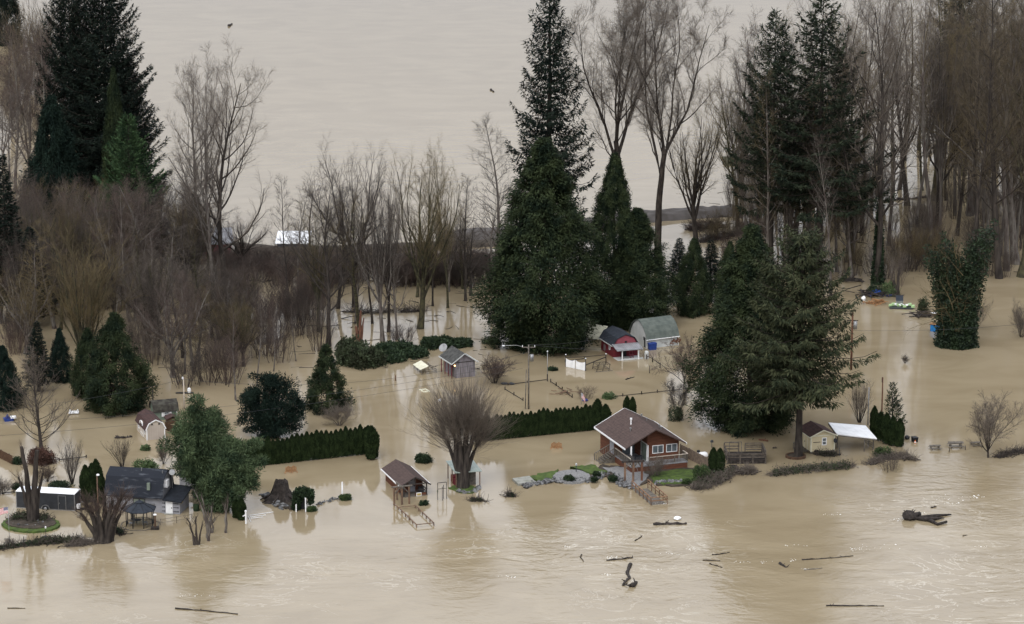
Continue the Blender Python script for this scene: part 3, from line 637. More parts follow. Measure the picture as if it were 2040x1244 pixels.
d = dock('dock_rail', 'drowned brown dock railing in front of the brown cabin', CABIN.location, math.radians(19), -3.46, -1.4, -11.6, -4.4, .34, 'wood', mid=False)
MB().bar((-3.46, -4.4, .3), (-1.4, -4.4, .3), .12, .07).bar((-3.6, -2.8, .3), (-3.46, -4.4, .3), .1, .07).build('cross_rail', M['wood'], d)

# pergola and ramp of the river house
o = thing('timber_pergola', 'tall timber post pergola with braces before the brown house deck', 'pergola', at(1262, 962, .25))
pb = [to_local(o, at(x, y, .3)) for x, y in ((1245, 958), (1261.5, 957), (1278.5, 956))]
for q, p_ in enumerate(pb): MB().bar((p_.x, p_.y, -.2), (p_.x, p_.y, 2.55), .25).build('post', M['wood' if q < 2 else 'bark_red'], o)
b = MB().bar((pb[0].x-.4, pb[0].y, 2.64), (pb[2].x+.3, pb[2].y, 2.64), .24, .24).bar((pb[1].x, pb[1].y-.5, 2.75), (pb[1].x-.3, pb[1].y+2.2, 2.75), .2, .2).build('beam', M['wood_dark'], o)
b = MB()
for i, s in ((0, 1), (1, -1), (1, 1), (2, -1)): b.bar((pb[i].x, pb[i].y, 1.75), (pb[i].x+s*.5, pb[i].y, 2.55), .15)
b.build('brace', M['wood_grey'], o)
MB().bar((pb[2].x-.1, pb[2].y-.05, .4), (pb[1].x+.2, pb[1].y-.05, 2.4), .04).build('hanging_chain', M['steel'], o)
a0, a1, c0 = at(1259, 958, 1.1), at(1297, 991, 1.0), at(1291, 957, 1.1)
yaw = math.atan2((a1-a0).y, (a1-a0).x)+math.pi/2; L = (a1-a0).length; wv = (c0-a0).length
d = dock('ramp', 'brown wooden ramp with orange hand rails running into the river', a0, yaw, 0, 2.0, -L, 0, .95, 'ramp_wood', slope=.02)
MB().box(.08, 1.92, -L+.1, -.1, -.1, .02).build('deck_boards', M['wood_grey'], d)

# dark gambrel house with lean-to
o = house('gambrel_house', 'grey house with black worn gambrel roof and lean to with white door', 'house', at(208.9, 985.4, 2.0), -11.1)
MB().prism([(.55, -.6), (4.2, -.6), (4.2, 1.95), (3.8, 3.85), (2.35, 4.55), (.9, 3.85), (.55, 1.95)], .15, 6.7, 'x').build('wall', M['grey_siding'], o)
r = MB().shell([(0, 1.95), (.85, 4.05), (2.35, 4.75), (3.9, 4.05), (4.7, 1.95)], .14, -.1, 6.95, 'x').build('roof', M['dark_roof_worn'], o)
MB().box(5.05, 5.4, .18, .42, 2.75, 3.6).build('skylight', M['glass_green'], r)
MB().tube([(3.9, 1.9, 4.4), (3.9, 1.9, 4.9)], .06, 6).tube([(6.5, 1.7, 4.4), (6.5, 1.7, 4.75)], .05, 6).build('roof_vent', M['steel'], r)
MB().box(6.702, 8.9, .4, 3.9, -.6, 1.52).build('lean_to', M['grey_siding'], o)
MB().add([(6.96, -.05, 1.78), (9.25, -.05, 1.60), (9.25, 4.2, 2.25), (6.96, 4.2, 2.45), (6.96, -.05, 1.66), (9.25, -.05, 1.48), (9.25, 4.2, 2.13), (6.96, 4.2, 2.33)], [(0, 1, 2, 3), (7, 6, 5, 4), (0, 4, 5, 1), (1, 5, 6, 2), (2, 6, 7, 3), (3, 7, 4, 0)]).build('lean_to_roof', M['dark_roof'], o)
MB().add([(8.9, .4, 1.52), (8.9, 3.9, 1.52), (8.9, 3.9, 2.1), (8.9, .45, 1.55), (8.8, .4, 1.52), (8.8, 3.9, 1.52), (8.8, 3.9, 2.1), (8.8, .45, 1.55)], [(0, 1, 2, 3), (7, 6, 5, 4), (0, 3, 7, 4), (2, 1, 5, 6), (3, 2, 6, 7), (0, 4, 5, 1)]).build('gable_panel', M['grey_dark'], o)
window(o, ('-y', .55), 3.95, 1.12, 1.45, .95, 'charcoal', 'glass_green', fw=.06)
d = door(o, ('-y', .4), 7.62, .05, .82, 1.42, 'white')
b = MB()
for x0, x1 in ((6.75, 7.15), (8.1, 8.75)):
    for z in (.3, .78, 1.25): b.box(x0, x1, .36, .4, z-.03, z+.03); b.box(x1-.1, x1-.02, .355, .4, z-.07, z+.07)
b.build('hinge_strap', M['black'], o)
MB().box(7.1, 8.2, .0, .39, -.2, .06).build('step', M['concrete'], o)
MB().box(5.0, 5.8, .25, .54, .95, 1.05).box(5.05, 5.12, .3, .54, .6, .95).box(5.7, 5.77, .3, .54, .6, .95).build('wall_shelf', M['steel'], o)
b = MB(); b.lathe([(.02, -.05), (.42, -.05), (.42, .05), (.02, .05)], 14); s = b.build('oval_sign', M['gold'], o); s.location = (4.15, .5, 1.78); s.rotation_euler = (math.pi/2, 0, 0); s.scale = (1, .32, 1)
MB().tube([(6.3, .5, 1.72), (6.3, .38, 1.72)], .07, 8).build('wall_lamp', M['white'], o)
MB().box(6.72, 7.15, 1.3, 2.1, 2.85, 3.7).build('air_conditioner', M['white'], o)
b = MB(); rect(b, ('+x', 8.9), 1.1, 1.3, .7, .28, 0, .06); b.build('wall_sign', M['gold'], o)
b = MB().lathe([(.02, 0), (.25, .03), (.36, .1)], 12).build('satellite_dish', M['steel'], o); b.location = (7.2, 3.0, 4.2); b.rotation_euler = (1.0, 0, .4)
MB().tube([(7.2, 3.0, 2.3), (7.2, 3.0, 4.2)], .04, 6).build('dish_mast', M['steel'], o)
# outbuilding behind the feathery evergreens
o = house('garden_shed', 'pale grey lean to shed half hidden behind the feathery evergreens', 'shed', at(358, 972), -24)
MB().prism([(0, -.4), (2.0, -.4), (2.0, 1.9), (0, 1.5)], 0, 3.2, 'x').build('wall', M['grey_siding'], o)
MB().prism([(-.25, 1.52), (2.3, 2.02), (2.3, 2.12), (-.25, 1.62)], -.2, 3.5, 'x').build('roof', M['dark_roof'], o)
MB().box(.9, .95, -.04, -.002, 0, 1.4).box(1.8, 1.85, -.04, -.002, 0, 1.4).build('door_trim', M['charcoal'], o)
o = house('tool_shed', 'small flat dark roofed shed behind the dead pale pollard', 'shed', at(384, 992), -30)
MB().box(0, 1.7, 0, 1.5, -.4, 1.15).build('wall', M['grey_dark'], o); MB().prism([(-.2, 1.2), (1.7, 1.4), (1.7, 1.48), (-.2, 1.28)], -.2, 1.9, 'x').build('roof', M['dark_roof'], o)
MB().box(1.75, 2.6, .2, 1.0, .5, .58).build('shelf', M['steel'], o)

# white roofed box trailer
o = house('box_trailer', 'long charcoal box trailer with white roof flooded behind the split topped stump', 'trailer', at(33, 1012), -10.2)
MB().box(0, 7.1, 0, 2.15, .06, 1.98).build('body', M['charcoal'], o)
MB().prism([(-.03, 1.98), (2.18, 1.98), (2.18, 2.03), (1.6, 2.09), (.6, 2.09), (-.03, 2.03)], -.03, 7.13, 'x').build('roof', M['white_roof'], o)
b = MB().box(0, 7.1, -.03, -.002, 0, .1).box(-.03, .06, -.03, -.004, .1, 1.97).box(7.04, 7.13, -.03, -.004, .1, 1.97).box(7.102, 7.13, 0, 2.15, 0, .1).box(7.102, 7.13, 2.05, 2.15, .1, 1.97).box(7.102, 7.13, 0, .1, .1, 1.97)
b.build('trim', M['steel'], o)
d = MB().box(5.15, 6.0, -.035, -.002, .12, 1.72).build('door', M['charcoal'], o)
MB().box(5.09, 5.15, -.05, -.003, .1, 1.78).box(6.0, 6.06, -.05, -.003, .1, 1.78).box(5.15, 6.0, -.05, -.003, 1.72, 1.78).build('frame', M['steel'], d); MB().box(5.22, 5.3, -.08, -.036, .8, .92).build('handle', M['steel'], d)
b = MB().lathe([(.38, -.09), (.38, .09)], 16); wq = b.build('wheel', M['black'], o, True); wq.location = (3.55, -.04, .1); wq.rotation_euler = (math.pi/2, 0, 0)
b = MB().lathe([(.2, -.1), (.2, .1)], 12); hub = b.build('hub', M['steel'], wq, True)
b = MB(); n = 9
for q in range(n-1):
    a0_, a1_ = math.pi*q/(n-1), math.pi*(q+1)/(n-1); b.bar((3.55+.48*math.cos(a0_), -.08, .1+.45*math.sin(a0_)), (3.55+.48*math.cos(a1_), -.08, .1+.45*math.sin(a1_)), .14, .07)
b.build('wheel_arch', M['steel'], o); MB().box(7.2, 7.55, .3, .8, .2, .7).build('gas_box', M['white'], o); MB().bar((7.12, 1.0, .1), (8.5, .8, .1), .12).bar((7.12, .3, .1), (8.5, .75, .1), .1).build('hitch', M['black'], o)
b = MB()
for x in (2.3, 5.4): b.box(x, x+.4, .8, 1.2, 2.09, 2.2)
b.build('roof_vent', M['white'], o)

# beige barn shed
o = house('barn_shed', 'beige gambrel garden shed with white trim, arched dormer and maroon roof', 'shed', at(292.6, 877.5), 21)
MB().prism(sh([(-1.17, -.5), (1.17, -.5), (1.17, 1.35), (.85, 2.1), (0, 2.5), (-.85, 2.1), (-1.17, 1.35)], 1.17), 0, 5.2).build('wall', M['beige'], o)
MB().shell(sh(GAM(1.36, 1.28, .95, 2.2, 2.66), 1.17), .09, -.1, 5.35).build('roof', M['maroon_roof'], o)
b = MB(); pr = sh(GAM(1.3, 1.3, .9, 2.12, 2.56), 1.17)
for a_, c_ in zip(pr[:-1], pr[1:]): b.bar((a_[0], -.13, a_[1]), (c_[0], -.13, c_[1]), .06, .13)
for x in (.02, 2.32): b.box(x-.06, x+.06, -.05, -.002, -.4, 1.3)
b.box(-.05, -.002, .0, 5.2, 1.18, 1.28).build('trim', M['white'], o)
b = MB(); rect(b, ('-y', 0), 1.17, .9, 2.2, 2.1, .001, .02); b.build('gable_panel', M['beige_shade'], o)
b = MB()
for x in (.72, 1.62): b.tube([(x, -.005, 2.0), (x, -.06, 2.0)], .11, 10)
b.build('round_vent', M['black'], o)
d = door(o, ('-x', 0), 2.4, -.3, 1.15, 1.75, 'beige', False, 'white')
b = MB()
for q in range(8):
    a_, c_ = math.pi*q/8, math.pi*(q+1)/8; b.bar((-.1, 2.4+.72*math.cos(a_), 1.45+.5*math.sin(a_)), (-.1, 2.4+.72*math.cos(c_), 1.45+.5*math.sin(c_)), .1, .12)
b.build('arch_trim', M['white'], d)
MB().prism([(2.4+.7*math.cos(math.pi*q/8), 1.42+.5*math.sin(math.pi*q/8)) for q in range(9)], -.06, .45, 'x').build('dormer', M['beige'], o)
for y in (.9, 4.0): window(o, ('-x', 0), y, .85, .55, .6, bars=1, mull=0)
b = MB(); rect(b, ('-x', 0), 2.4, .55, .06, 1.7, .05, .08)
for z in (.4, 1.1): rect(b, ('-x', 0), 2.4, z, 1.1, .06, .05, .075)
b.build('door_brace', M['white'], d)
# sage shed behind it
o = house('sage_shed', 'sage green shed with dark mossy gambrel roof and white shutters behind the beige shed', 'shed', at(308, 821.4, 1.2), 19)
MB().prism([(.2, -.5), (2.5, -.5), (2.5, 1.25), (2.2, 1.95), (1.35, 2.3), (.5, 1.95), (.2, 1.25)], 0, 3.0, 'x').build('wall', M['sage'], o)
MB().shell([(0, 1.2), (.35, 2.0), (1.35, 2.45), (2.35, 2.0), (2.7, 1.2)], .1, -.2, 3.2, 'x').build('roof', M['mossy_roof'], o)
window(o, ('-y', .2), 1.6, .75, .7, .6, 'white', 'glass', 0, bars=1)
b = MB(); rect(b, ('-y', .2), 1.08, .75, .26, .6, 0, .05); rect(b, ('-y', .2), 2.12, .75, .26, .6, 0, .05); rect(b, ('-y', .2), 2.95, .4, .1, 1.6, 0, .05); b.build('shutter', M['white'], o)
MB().tube([(.5, 3.2, 1.9), (.5, 3.2, 3.3)], .06, 6).build('chimney_pipe', M['black'], o)
o = house('lean_to_shed', 'tiny maroon roofed shed tucked between the sage and beige sheds', 'shed', at(334, 846), 19)
MB().box(0, 1.4, 0, 1.2, -.4, .75).build('wall', M['fence_brown'], o); MB().shell([(-.2, .72), (.7, 1.1), (1.6, .72)], .08, -.2, 1.4).build('roof', M['maroon_roof'], o)

# weathered grey shed
o = house('weathered_shed', 'weathered grey board shed with dark gable roof behind the pollard willow', 'shed', at(925.7, 704.5, 3.45), 21.9)
MB().prism([(-1.2, -.5), (1.62, -.5), (1.62, 2.2), (0, 3.25), (-1.2, 2.42)], .3, 4.7).build('wall', M['weathered'], o)
r = MB().shell([(-1.9, 2.12), (0, 3.45), (1.95, 2.12)], .12, 0, 4.9).build('roof', M['weathered_roof'], o)
MB().bar((-1.93, 0, 2.06), (-1.93, 4.9, 2.06), .06, .15).bar((-1.93, -.03, 2.05), (0, -.03, 3.4), .05, .12).bar((1.98, -.03, 2.05), (0, -.03, 3.4), .05, .12).bar((1.98, 0, 2.06), (1.98, 4.9, 2.06), .06, .15).build('fascia', M['white_wall'], r)
b = MB()
for y in (.4, 1.7, 3.0, 4.4): b.bar((-1.75, y, -.4), (-1.75, y, 2.1), .1)
b.build('porch_post', M['barn_red'], o)
MB().box(-1.2, 1.6, .26, .298, 2.14, 2.22).build('trim_board', M['wood_dark'], o)
door(o, ('-x', -1.2), 1.6, -.3, .9, 1.8, 'wood_dark', False)
lm = bpy.data.materials.new('lamp_glow'); lm.use_nodes = True; nb = lm.node_tree.nodes['Principled BSDF']; nb.inputs['Emission Color'].default_value = (1, .6, .25, 1); nb.inputs['Emission Strength'].default_value = 6; nb.inputs['Base Color'].default_value = (.9, .7, .4, 1)
M['glow'] = lm; MB().lathe([(.02, -.1), (.1, -.05), (.1, .06), (.02, .1)], 8, (-1.3, .42, 1.75)).build('porch_lamp', lm, o)
d = thing('satellite_dish', 'round grey satellite dish on a mast beside the weathered grey shed', 'dish', at(884, 735)); z = ztop(d.location, 694)
MB().tube([(0, 0, -.4), (0, 0, z)], .05, 6).build('mast', M['steel'], d)
b = MB().lathe([(.02, 0), (.3, .04), (.62, .2)], 16).build('reflector', M['steel'], d); b.location = (0, 0, z); b.rotation_euler = (.9, 0, -.5)
b = MB().bar((0, 0, 0), (0, -.3, .6), .04).build('feed_arm', M['steel'], d); b.location = (0, 0, z)
# wire hutch with cream panels
o = house('wire_hutch', 'low drowned hutch frame with cream roof panels left of the weathered shed', 'hutch', at(840, 746), 20)
b = MB(); X, Y = 2.1, 3.4
for x in (0, X):
    for y in (0, Y): b.bar((x, y, -.4), (x, y, .55), .07)
rails(b, [(0, 0), (X, 0), (X, Y), (0, Y), (0, 0)], 0, .55, w=.05, mids=(.25,)); b.bar((X/2, 0, .55), (X/2, 0, 1.0), .05); b.bar((X/2, Y, .55), (X/2, Y, 1.0), .05); b.bar((X/2, 0, 1.0), (X/2, Y, 1.0), .06)
for y in (0, Y/2, Y): b.bar((X/2, y, 1.0), (X+.1, y, .55), .05)
b.build('frame', M['wood_grey'], o)
MB().prism([(-.15, .56), (X/2, 1.03), (X/2, 1.07), (-.15, .6)], .1, Y, 'y').build('roof_panel', M['cream'], o)

# red gambrel barn with porch
o = house('red_barn', 'small red gambrel barn with slate blue roof and grey porch roof', 'barn', at(1247.5, 666.1, 3.3), 19.1)
MB().prism([(-1.8, -.5), (1.8, -.5), (1.8, 1.75), (1.25, 2.65), (0, 3.15), (-1.25, 2.65), (-1.8, 1.75)], .2, 5.1).build('wall', M['barn_red'], o)
MB().shell(GAM(2.05, 1.7, 1.32, 2.78, 3.3), .1, 0, 5.4).build('roof', M['slate_roof'], o)
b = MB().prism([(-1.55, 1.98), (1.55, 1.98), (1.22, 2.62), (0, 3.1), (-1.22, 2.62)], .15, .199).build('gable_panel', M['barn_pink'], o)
MB().prism([(-2.0, 1.42), (.2, 1.9), (.2, 1.98), (-2.0, 1.5)], -2.1, 1.85, 'x').build('porch_roof', M['grey_metal'], o)
for x in (-1.25, 1.2): MB().bar((x, -1.75, -.4), (x, -1.75, 1.46), .13).build('post', M['white'], o)
b = MB(); b.bar((-1.2, -1.75, .12), (1.9, -1.75, .12), .08, .22); b.box(-1.9, 1.8, -1.7, .19, -.3, .04); b.build('porch_floor', M['white_wall'], o)
window(o, ('-x', -1.8), 1.7, 1.2, .5, .75, mull=0); b = MB().bar((-2.06, 0, 1.66), (-2.06, 5.4, 1.66), .06, .12).build('fascia', M['white_wall'], o)
b = MB(); rect(b, ('-x', -1.8), 3.6, .7, .45, .8, 0, .12); b.build('meter_box', M['steel'], o)
door(o, ('-y', .2), -.3, 0, .85, 1.4, 'black', False)
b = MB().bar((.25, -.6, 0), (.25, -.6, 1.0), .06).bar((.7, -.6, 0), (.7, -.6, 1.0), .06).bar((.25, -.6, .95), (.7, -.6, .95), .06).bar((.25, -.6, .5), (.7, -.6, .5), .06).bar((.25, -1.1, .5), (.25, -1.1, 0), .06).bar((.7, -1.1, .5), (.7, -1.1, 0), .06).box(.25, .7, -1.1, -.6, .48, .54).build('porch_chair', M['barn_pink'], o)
b = MB(); rect(b, ('-y', .15), 0, 2.15, .3, .25, 0, .06); b.build('gable_lamp', M['black'], o)
# beige wreck of a roof behind it
o = house('collapsed_lean_to', 'tan sloping roof sheet of a collapsed lean to left of the red barn', 'shed', at(1179, 682), 60)
MB().prism([(-.1, .5), (2.6, 1.9), (2.6, 1.98), (-.1, .58)], -1.2, 2.0, 'y').build('roof', M['cream'], o)
b = MB()
for x, z in ((.1, .5), (2.5, 1.85)):
    for y in (-1.1, 1.9): b.bar((x, y, -.4), (x, y, z), .09)
b.build('post', M['wood_grey'], o)
# grey roofed barn
o = house('grey_barn', 'white barn with rounded grey green shingle roof beside the red barn', 'barn', at(1287.6, 677.8, 1.35), 27)
pr = [(0, 1.35), (.35, 2.2), (.95, 3.0), (1.7, 3.55), (2.6, 3.85), (3.5, 3.55), (4.25, 3.0), (4.85, 2.2), (5.2, 1.35)]
MB().prism([(.2, -.5), (5.0, -.5)]+[(y*.92+.2, z-.12) for y, z in pr[::-1]], .2, 5.2, 'x').build('wall', M['white_wall'], o)
MB().shell(pr, .1, .02, 5.45, 'x').build('roof', M['green_roof'], o)
MB().bar((0, -.03, 1.3), (5.47, -.03, 1.3), .14, .08).bar((5.3, .1, -.4), (5.3, .1, 1.3), .1).build('fascia', M['white'], o)
b = MB(); rect(b, ('-x', .2), .75, .8, .35, 1.4, 0, .05); b.build('shutter', M['charcoal'], o); b = MB(); rect(b, ('-x', .2), .95, 1.35, .3, .5, .0, .06); b.build('window', M['charcoal'], o)
b = MB(); rr = random.Random(2)
for q in range(12): x = rr.uniform(3.6, 5.3); y = rr.uniform(-.6, .15); z = rr.uniform(.1, .9); b.box(x, x+.2, y, y+.2, z, z+rr.uniform(.1, .4))
b.build('stacked_junk', M['bark_red'], o)

# cream cottage on piers
o = house('cream_cottage', 'cream board cottage with brown gable roof beside the white canopy', 'cottage', at(1615.2, 904.8), 15.8)
MB().prism(sh([(-1.55, .28), (1.55, .28), (1.55, 2.3), (0, 2.95), (-1.55, 2.3)], 1.55), 0, 3.8).build('wall', M['yellow'], o)
r = MB().shell(sh([(-1.85, 2.24), (0, 3.06), (1.85, 2.24)], 1.55), .1, -.3, 4.2).build('roof', M['maroon_roof'], o)
b = MB()
for s in (-1, 1): b.bar((1.55+s*1.87, -.33, 2.18), (1.55, -.33, 3.0), .05, .12)
b.bar((-.3, -.3, 2.19), (-.3, 4.2, 2.19), .05, .1); b.build('fascia', M['cream'], r)
b = MB().box(-.06, .08, -.06, -.002, .28, 2.25).box(3.02, 3.16, -.06, -.002, .28, 2.25).box(.08, 3.02, -.05, -.002, 2.2, 2.32).build('trim', M['cream'], o)
MB().box(-.06, -.002, 3.7, 3.8, .28, 2.25).build('corner_trim', M['cream'], o); MB().box(-.06, -.002, .001, .1, .28, 2.25).build('corner_trim', M['cream'], o)
window(o, ('-y', 0), 1.75, 1.5, .62, .98, fw=.1, mull=0, bars=1)
door(o, ('-x', 0), 1.6, .3, .8, 1.75, 'yellow', True, 'cream')
b = MB()
for x in (.1, 1.1, 2.1, 3.0): b.bar((x, .1, -.5), (x, .1, .28), .14); b.bar((x, 3.6, -.5), (x, 3.6, .28), .14); b.bar((x, .05, 0), (x+.22, .05, .26), .06)
b.box(0, 3.1, 0, .1, .16, .279); b.build('pier', M['wood_grey'], o)
b = MB().lathe([(.02, 0), (.2, .02), (.3, .1)], 12).build('satellite_dish', M['black'], o); b.location = (3.05, -.3, 1.55); b.rotation_euler = (1.2, 0, .3)
MB().bar((3.05, 0, 1.3), (3.05, -.3, 1.55), .05).build('dish_arm', M['black'], o)
b = MB(); rect(b, ('-y', 0), .75, 1.45, .95, .07, 0, .05); b.build('wall_rack', M['wood_dark'], o)
b = MB().box(.4, 1.0, -.2, -.02, .3, .42).box(.55, .65, -.18, -.05, .42, .55).box(.8, .9, -.18, -.05, .42, .5).build('flower_box', M['wood_dark'], o)
r = MB(); rails(r, [(-1.3, .6), (-1.3, 2.6)], -.2, .9, mids=(.3, .6)); r.box(-1.35, -.05, .6, 2.6, .16, .24); r.build('entry_deck', M['wood_grey'], o)
CO = o
o = house('canopy', 'open white metal canopy roof on posts right of the cream cottage', 'canopy', CO.location, 15.8)
cz = [(1650.5, 842, 2.5), (1724.5, 848, 2.05), (1746.9, 873.7, 1.75), (1667.0, 864.7, 2.2)]
L_ = [to_local(o, P(x, y, z)) for x, y, z in cz]
MB().add([tuple(v) for v in L_]+[(v.x, v.y, v.z-.12) for v in L_], [(0, 1, 2, 3), (7, 6, 5, 4)]+[(i, i+4, (i+1) % 4+4, (i+1) % 4) for i in range(4)]).build('roof_sheet', M['white_roof'], o)
for x, y, zt in ((1721.5, 900, 1.72), (1739.5, 896.5, 1.68), (1722, 878, 1.9), (1668, 892, 2.1)): q = to_local(o, P(x, y)); MB().bar((q.x, q.y, -.5), (q.x, q.y, zt), .12).build('post', M['wood_grey'], o)
b = MB()
for i_, j_ in ((0, 3), (3, 2), (2, 1)): b.bar(L_[i_]-Vector((0, 0, .2)), L_[j_]-Vector((0, 0, .2)), .09, .14)
b.build('beam', M['wood_grey'], o)
q0, q1 = to_local(o, P(1722, 884)), to_local(o, P(1739, 897)); b = MB(); rails(b, [(q0.x, q0.y), (q1.x, q1.y)], -.3, .8, mids=(.3, .55)); b.build('rail', M['wood_grey'], o)
# green metal roofed shelter behind the pollard
o = house('metal_shelter', 'open shelter with pale green metal roof behind the pollard willow', 'shelter', at(906.5, 942.9, 2.0), 14.2)
MB().prism([(0, 1.95), (4.9, 2.08), (4.9, 2.14), (0, 2.01)], 0, 3.3, 'x').build('roof', M['metal_roof'], o)
MB().box(1.5, 2.85, 1.3, 1.45, -.4, 1.93).box(2.7, 2.85, 1.452, 4.6, -.4, 1.95).build('wall', M['wood_grey'], o)
for x, y in ((.2, .3), (.2, 4.6), (.2, 2.4), (3.1, .3)): MB().bar((x, y, -.4), (x, y, 1.94), .11).build('post', M['wood'], o)
b = MB()
for q in range(4): b.box(.3, .9, .6+q*.8, 1.2+q*.8, 0, .9-.1*(q % 2)); b.box(.85, .95, .6+q*.8, 1.2+q*.8, .9, 1.4)
b.build('stacked_chair', M['barn_red'], o)
MB().box(1.0, 1.5, 1.6, 4.5, -.2, 1.4).build('firewood', M['bark_red'], o)
# far buildings half hidden in the left wood and the white roof beyond the bank
o = house('far_house', 'red brown house with pale roof half hidden in the left wood', 'house', at(352, 510), 12)
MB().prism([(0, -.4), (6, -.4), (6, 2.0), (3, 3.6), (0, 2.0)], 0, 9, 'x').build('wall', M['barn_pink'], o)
MB().shell([(-.5, 1.8), (3, 3.75), (6.5, 1.8)], .15, -.4, 9.4, 'x').build('roof', M['grey_metal'], o)
o = house('white_roof_shed', 'low shed with bright white roof on the bank beyond the thickets', 'shed', at(552, 497), 0)
MB().box(0, 5, 0, 6, -.4, .9).build('wall', M['grey_dark'], o); MB().prism([(-.3, .95), (6.3, 1.7), (6.3, 1.8), (-.3, 1.05)], -.3, 5.3, 'x').build('roof', M['white_roof'], o)
# ------------------------------------------------------------------ garden islands, lawns, walls
z3 = lambda x, y: (720+x/3.888, 840+y/3.888)
r4 = lambda x, y: (1180+x/7.286, 880+y/7.286)
def patch(name, m, pix, z0, z1, label, cat, inset=.03, sub=4, jit=.25, seed=1):
    rr = random.Random(seed); pts = []; n = len(pix)
    for i in range(n):
        a, b_ = at(*pix[i], z1), at(*pix[(i+1) % n], z1)
        for q in range(sub):
            p = a+(b_-a)*q/sub; pts.append((p.x+rr.uniform(-jit, jit), p.y+rr.uniform(-jit, jit)*1.5))
    o = MB().slab(pts, z0, z1, inset).build(name, m); return tag(o, label, cat, kind='structure')
patch('garden_ground', M['soil'], [r4(-230, 470), r4(-60, 400), r4(150, 330), r4(420, 350), r4(700, 390), r4(1000, 350), r4(1480, 380), r4(1760, 470), r4(1720, 600), r4(1420, 640), r4(940, 635), r4(830, 560), r4(760, 600), r4(560, 680), r4(420, 630), r4(310, 520), r4(150, 490), r4(0, 570), r4(-150, 560)], -.5, .16, 'dark earth of the raised garden', 'ground')
patch('gravel_path', M['gravel'], [r4(160, 375), r4(420, 355), r4(700, 405), r4(840, 500), r4(750, 585), r4(570, 675), r4(480, 640), r4(380, 540), r4(320, 470)], .05, .205, 'grey gravel path before the house', 'path')
patch('lawn', M['grass'], [r4(930, 430), r4(1380, 388), r4(1500, 405), r4(1520, 560), r4(1300, 600), r4(920, 605), r4(820, 520)], .05, .26, 'bright green lawn before the house', 'lawn')
patch('lawn', M['grass'], [z3(1600, 352), z3(1700, 338), z3(1800, 335), z3(1920, 390), z3(1790, 412)], -.3, .26, 'green lawn patch beside the round patio', 'lawn', seed=2)
patch('lawn', M['grass'], [z3(1305, 425), z3(1400, 395), z3(1525, 370), z3(1505, 440), z3(1370, 462)], -.3, .22, 'green lawn patch behind the concrete slab', 'lawn', seed=3)
patch('patio', M['gravel'], [z3(1630+150*math.cos(a*.5236), 422+52*math.sin(a*.5236)) for a in range(12)], -.3, .24, 'round grey gravel patio', 'patio', jit=.05, seed=4)
patch('concrete_slab', M['concrete'], [z3(1170, 440), z3(1300, 420), z3(1345, 462), z3(1215, 482)], -.4, .28, 'mossy concrete slab at the water edge', 'slab', 0, jit=.02)
patch('oval_ground', M['soil'], [(62+52*math.cos(a*.35), 1040+13*math.sin(a*.35)) for a in range(18)], -.4, .30, 'earth of the oval island bed', 'ground', jit=.1)
patch('oval_lawn', M['grass'], [(62+60*math.cos(a*.35), 1043+16.5*math.sin(a*.35)) for a in range(18)], -.4, .22, 'green grass ring of the oval island', 'lawn', jit=.08)
patch('stone_islet', M['soil'], [(526, 985), (560, 975), (600, 982), (612, 1000), (585, 1013), (560, 1010), (535, 1000)], -.4, .22, 'earth of the stone edged islet', 'ground')
patch('tree_ring_ground', M['grass'], [(893, 972), (905, 966), (925, 964), (945, 968), (954, 974), (940, 983), (915, 982)], -.4, .10, 'grassy ground round the pollard', 'ground', jit=.1)
def rocks(name, label, pix, n, r, seed, spread=.35, z=.12, m='stone'):
    rr = random.Random(seed); pts = [at(*p) for p in pix]; b = MB(); p0 = pts[0]; tot = sum((b_-a).length for a, b_ in zip(pts[:-1], pts[1:]))
    for a, c in zip(pts[:-1], pts[1:]):
        k = max(1, int(n*(c-a).length/tot))
        for q in range(k):
            p = a+(c-a)*(q+rr.random())/k-p0; b.rock((p.x+rr.uniform(-spread, spread), p.y+rr.uniform(-spread, spread)*1.4, z+rr.uniform(-.12, .16)), r*rr.uniform(.55, 1.35), rr, .75)
    o = b.build(name, M[m]); o.location = p0; return tag(o, label, 'stone edging')
rocks('stone_edging', 'rough grey stone wall below the right lawn', [r4(920, 620), r4(1150, 605), r4(1400, 595)], 110, .20, 1, .3)
rocks('stone_edging', 'grey boulders left of the ramp along the gravel path', [r4(330, 500), r4(380, 580), r4(470, 650), r4(570, 665)], 100, .21, 2, .5)
rocks('stone_edging', 'curved rubble edge round the patio front', [z3(1260, 512), z3(1380, 480), z3(1500, 462), z3(1620, 470), z3(1720, 462), z3(1790, 460), z3(1850, 425), z3(1900, 405)], 190, .20, 3, .5)
rocks('stone_edging', 'grey stone edging at the left of the stump islet', [(523, 986), (545, 1000), (565, 1014)], 70, .25, 4, .4)
rocks('stone_edging', 'thin line of stones running right from the ivy arch', [(632, 1007), (655, 999), (682, 991), (700, 996)], 70, .15, 5, .25, .04)
rocks('stone_edging', 'stone ring round the pollard foot', [(908, 978), (925, 983), (945, 980), (953, 972)], 22, .26, 6, .2, .05)
rocks('stone_edging', 'pale stones and pots on the oval island', [(30, 1048), (48, 1052), (70, 1050), (95, 1040)], 16, .16, 7, .5, .3)
rocks('dark_rock', 'dark round stones beside the brush mat right of the lawn', [(1462, 942), (1470, 938)], 3, .55, 8, .4, .2, 'wood_dark')
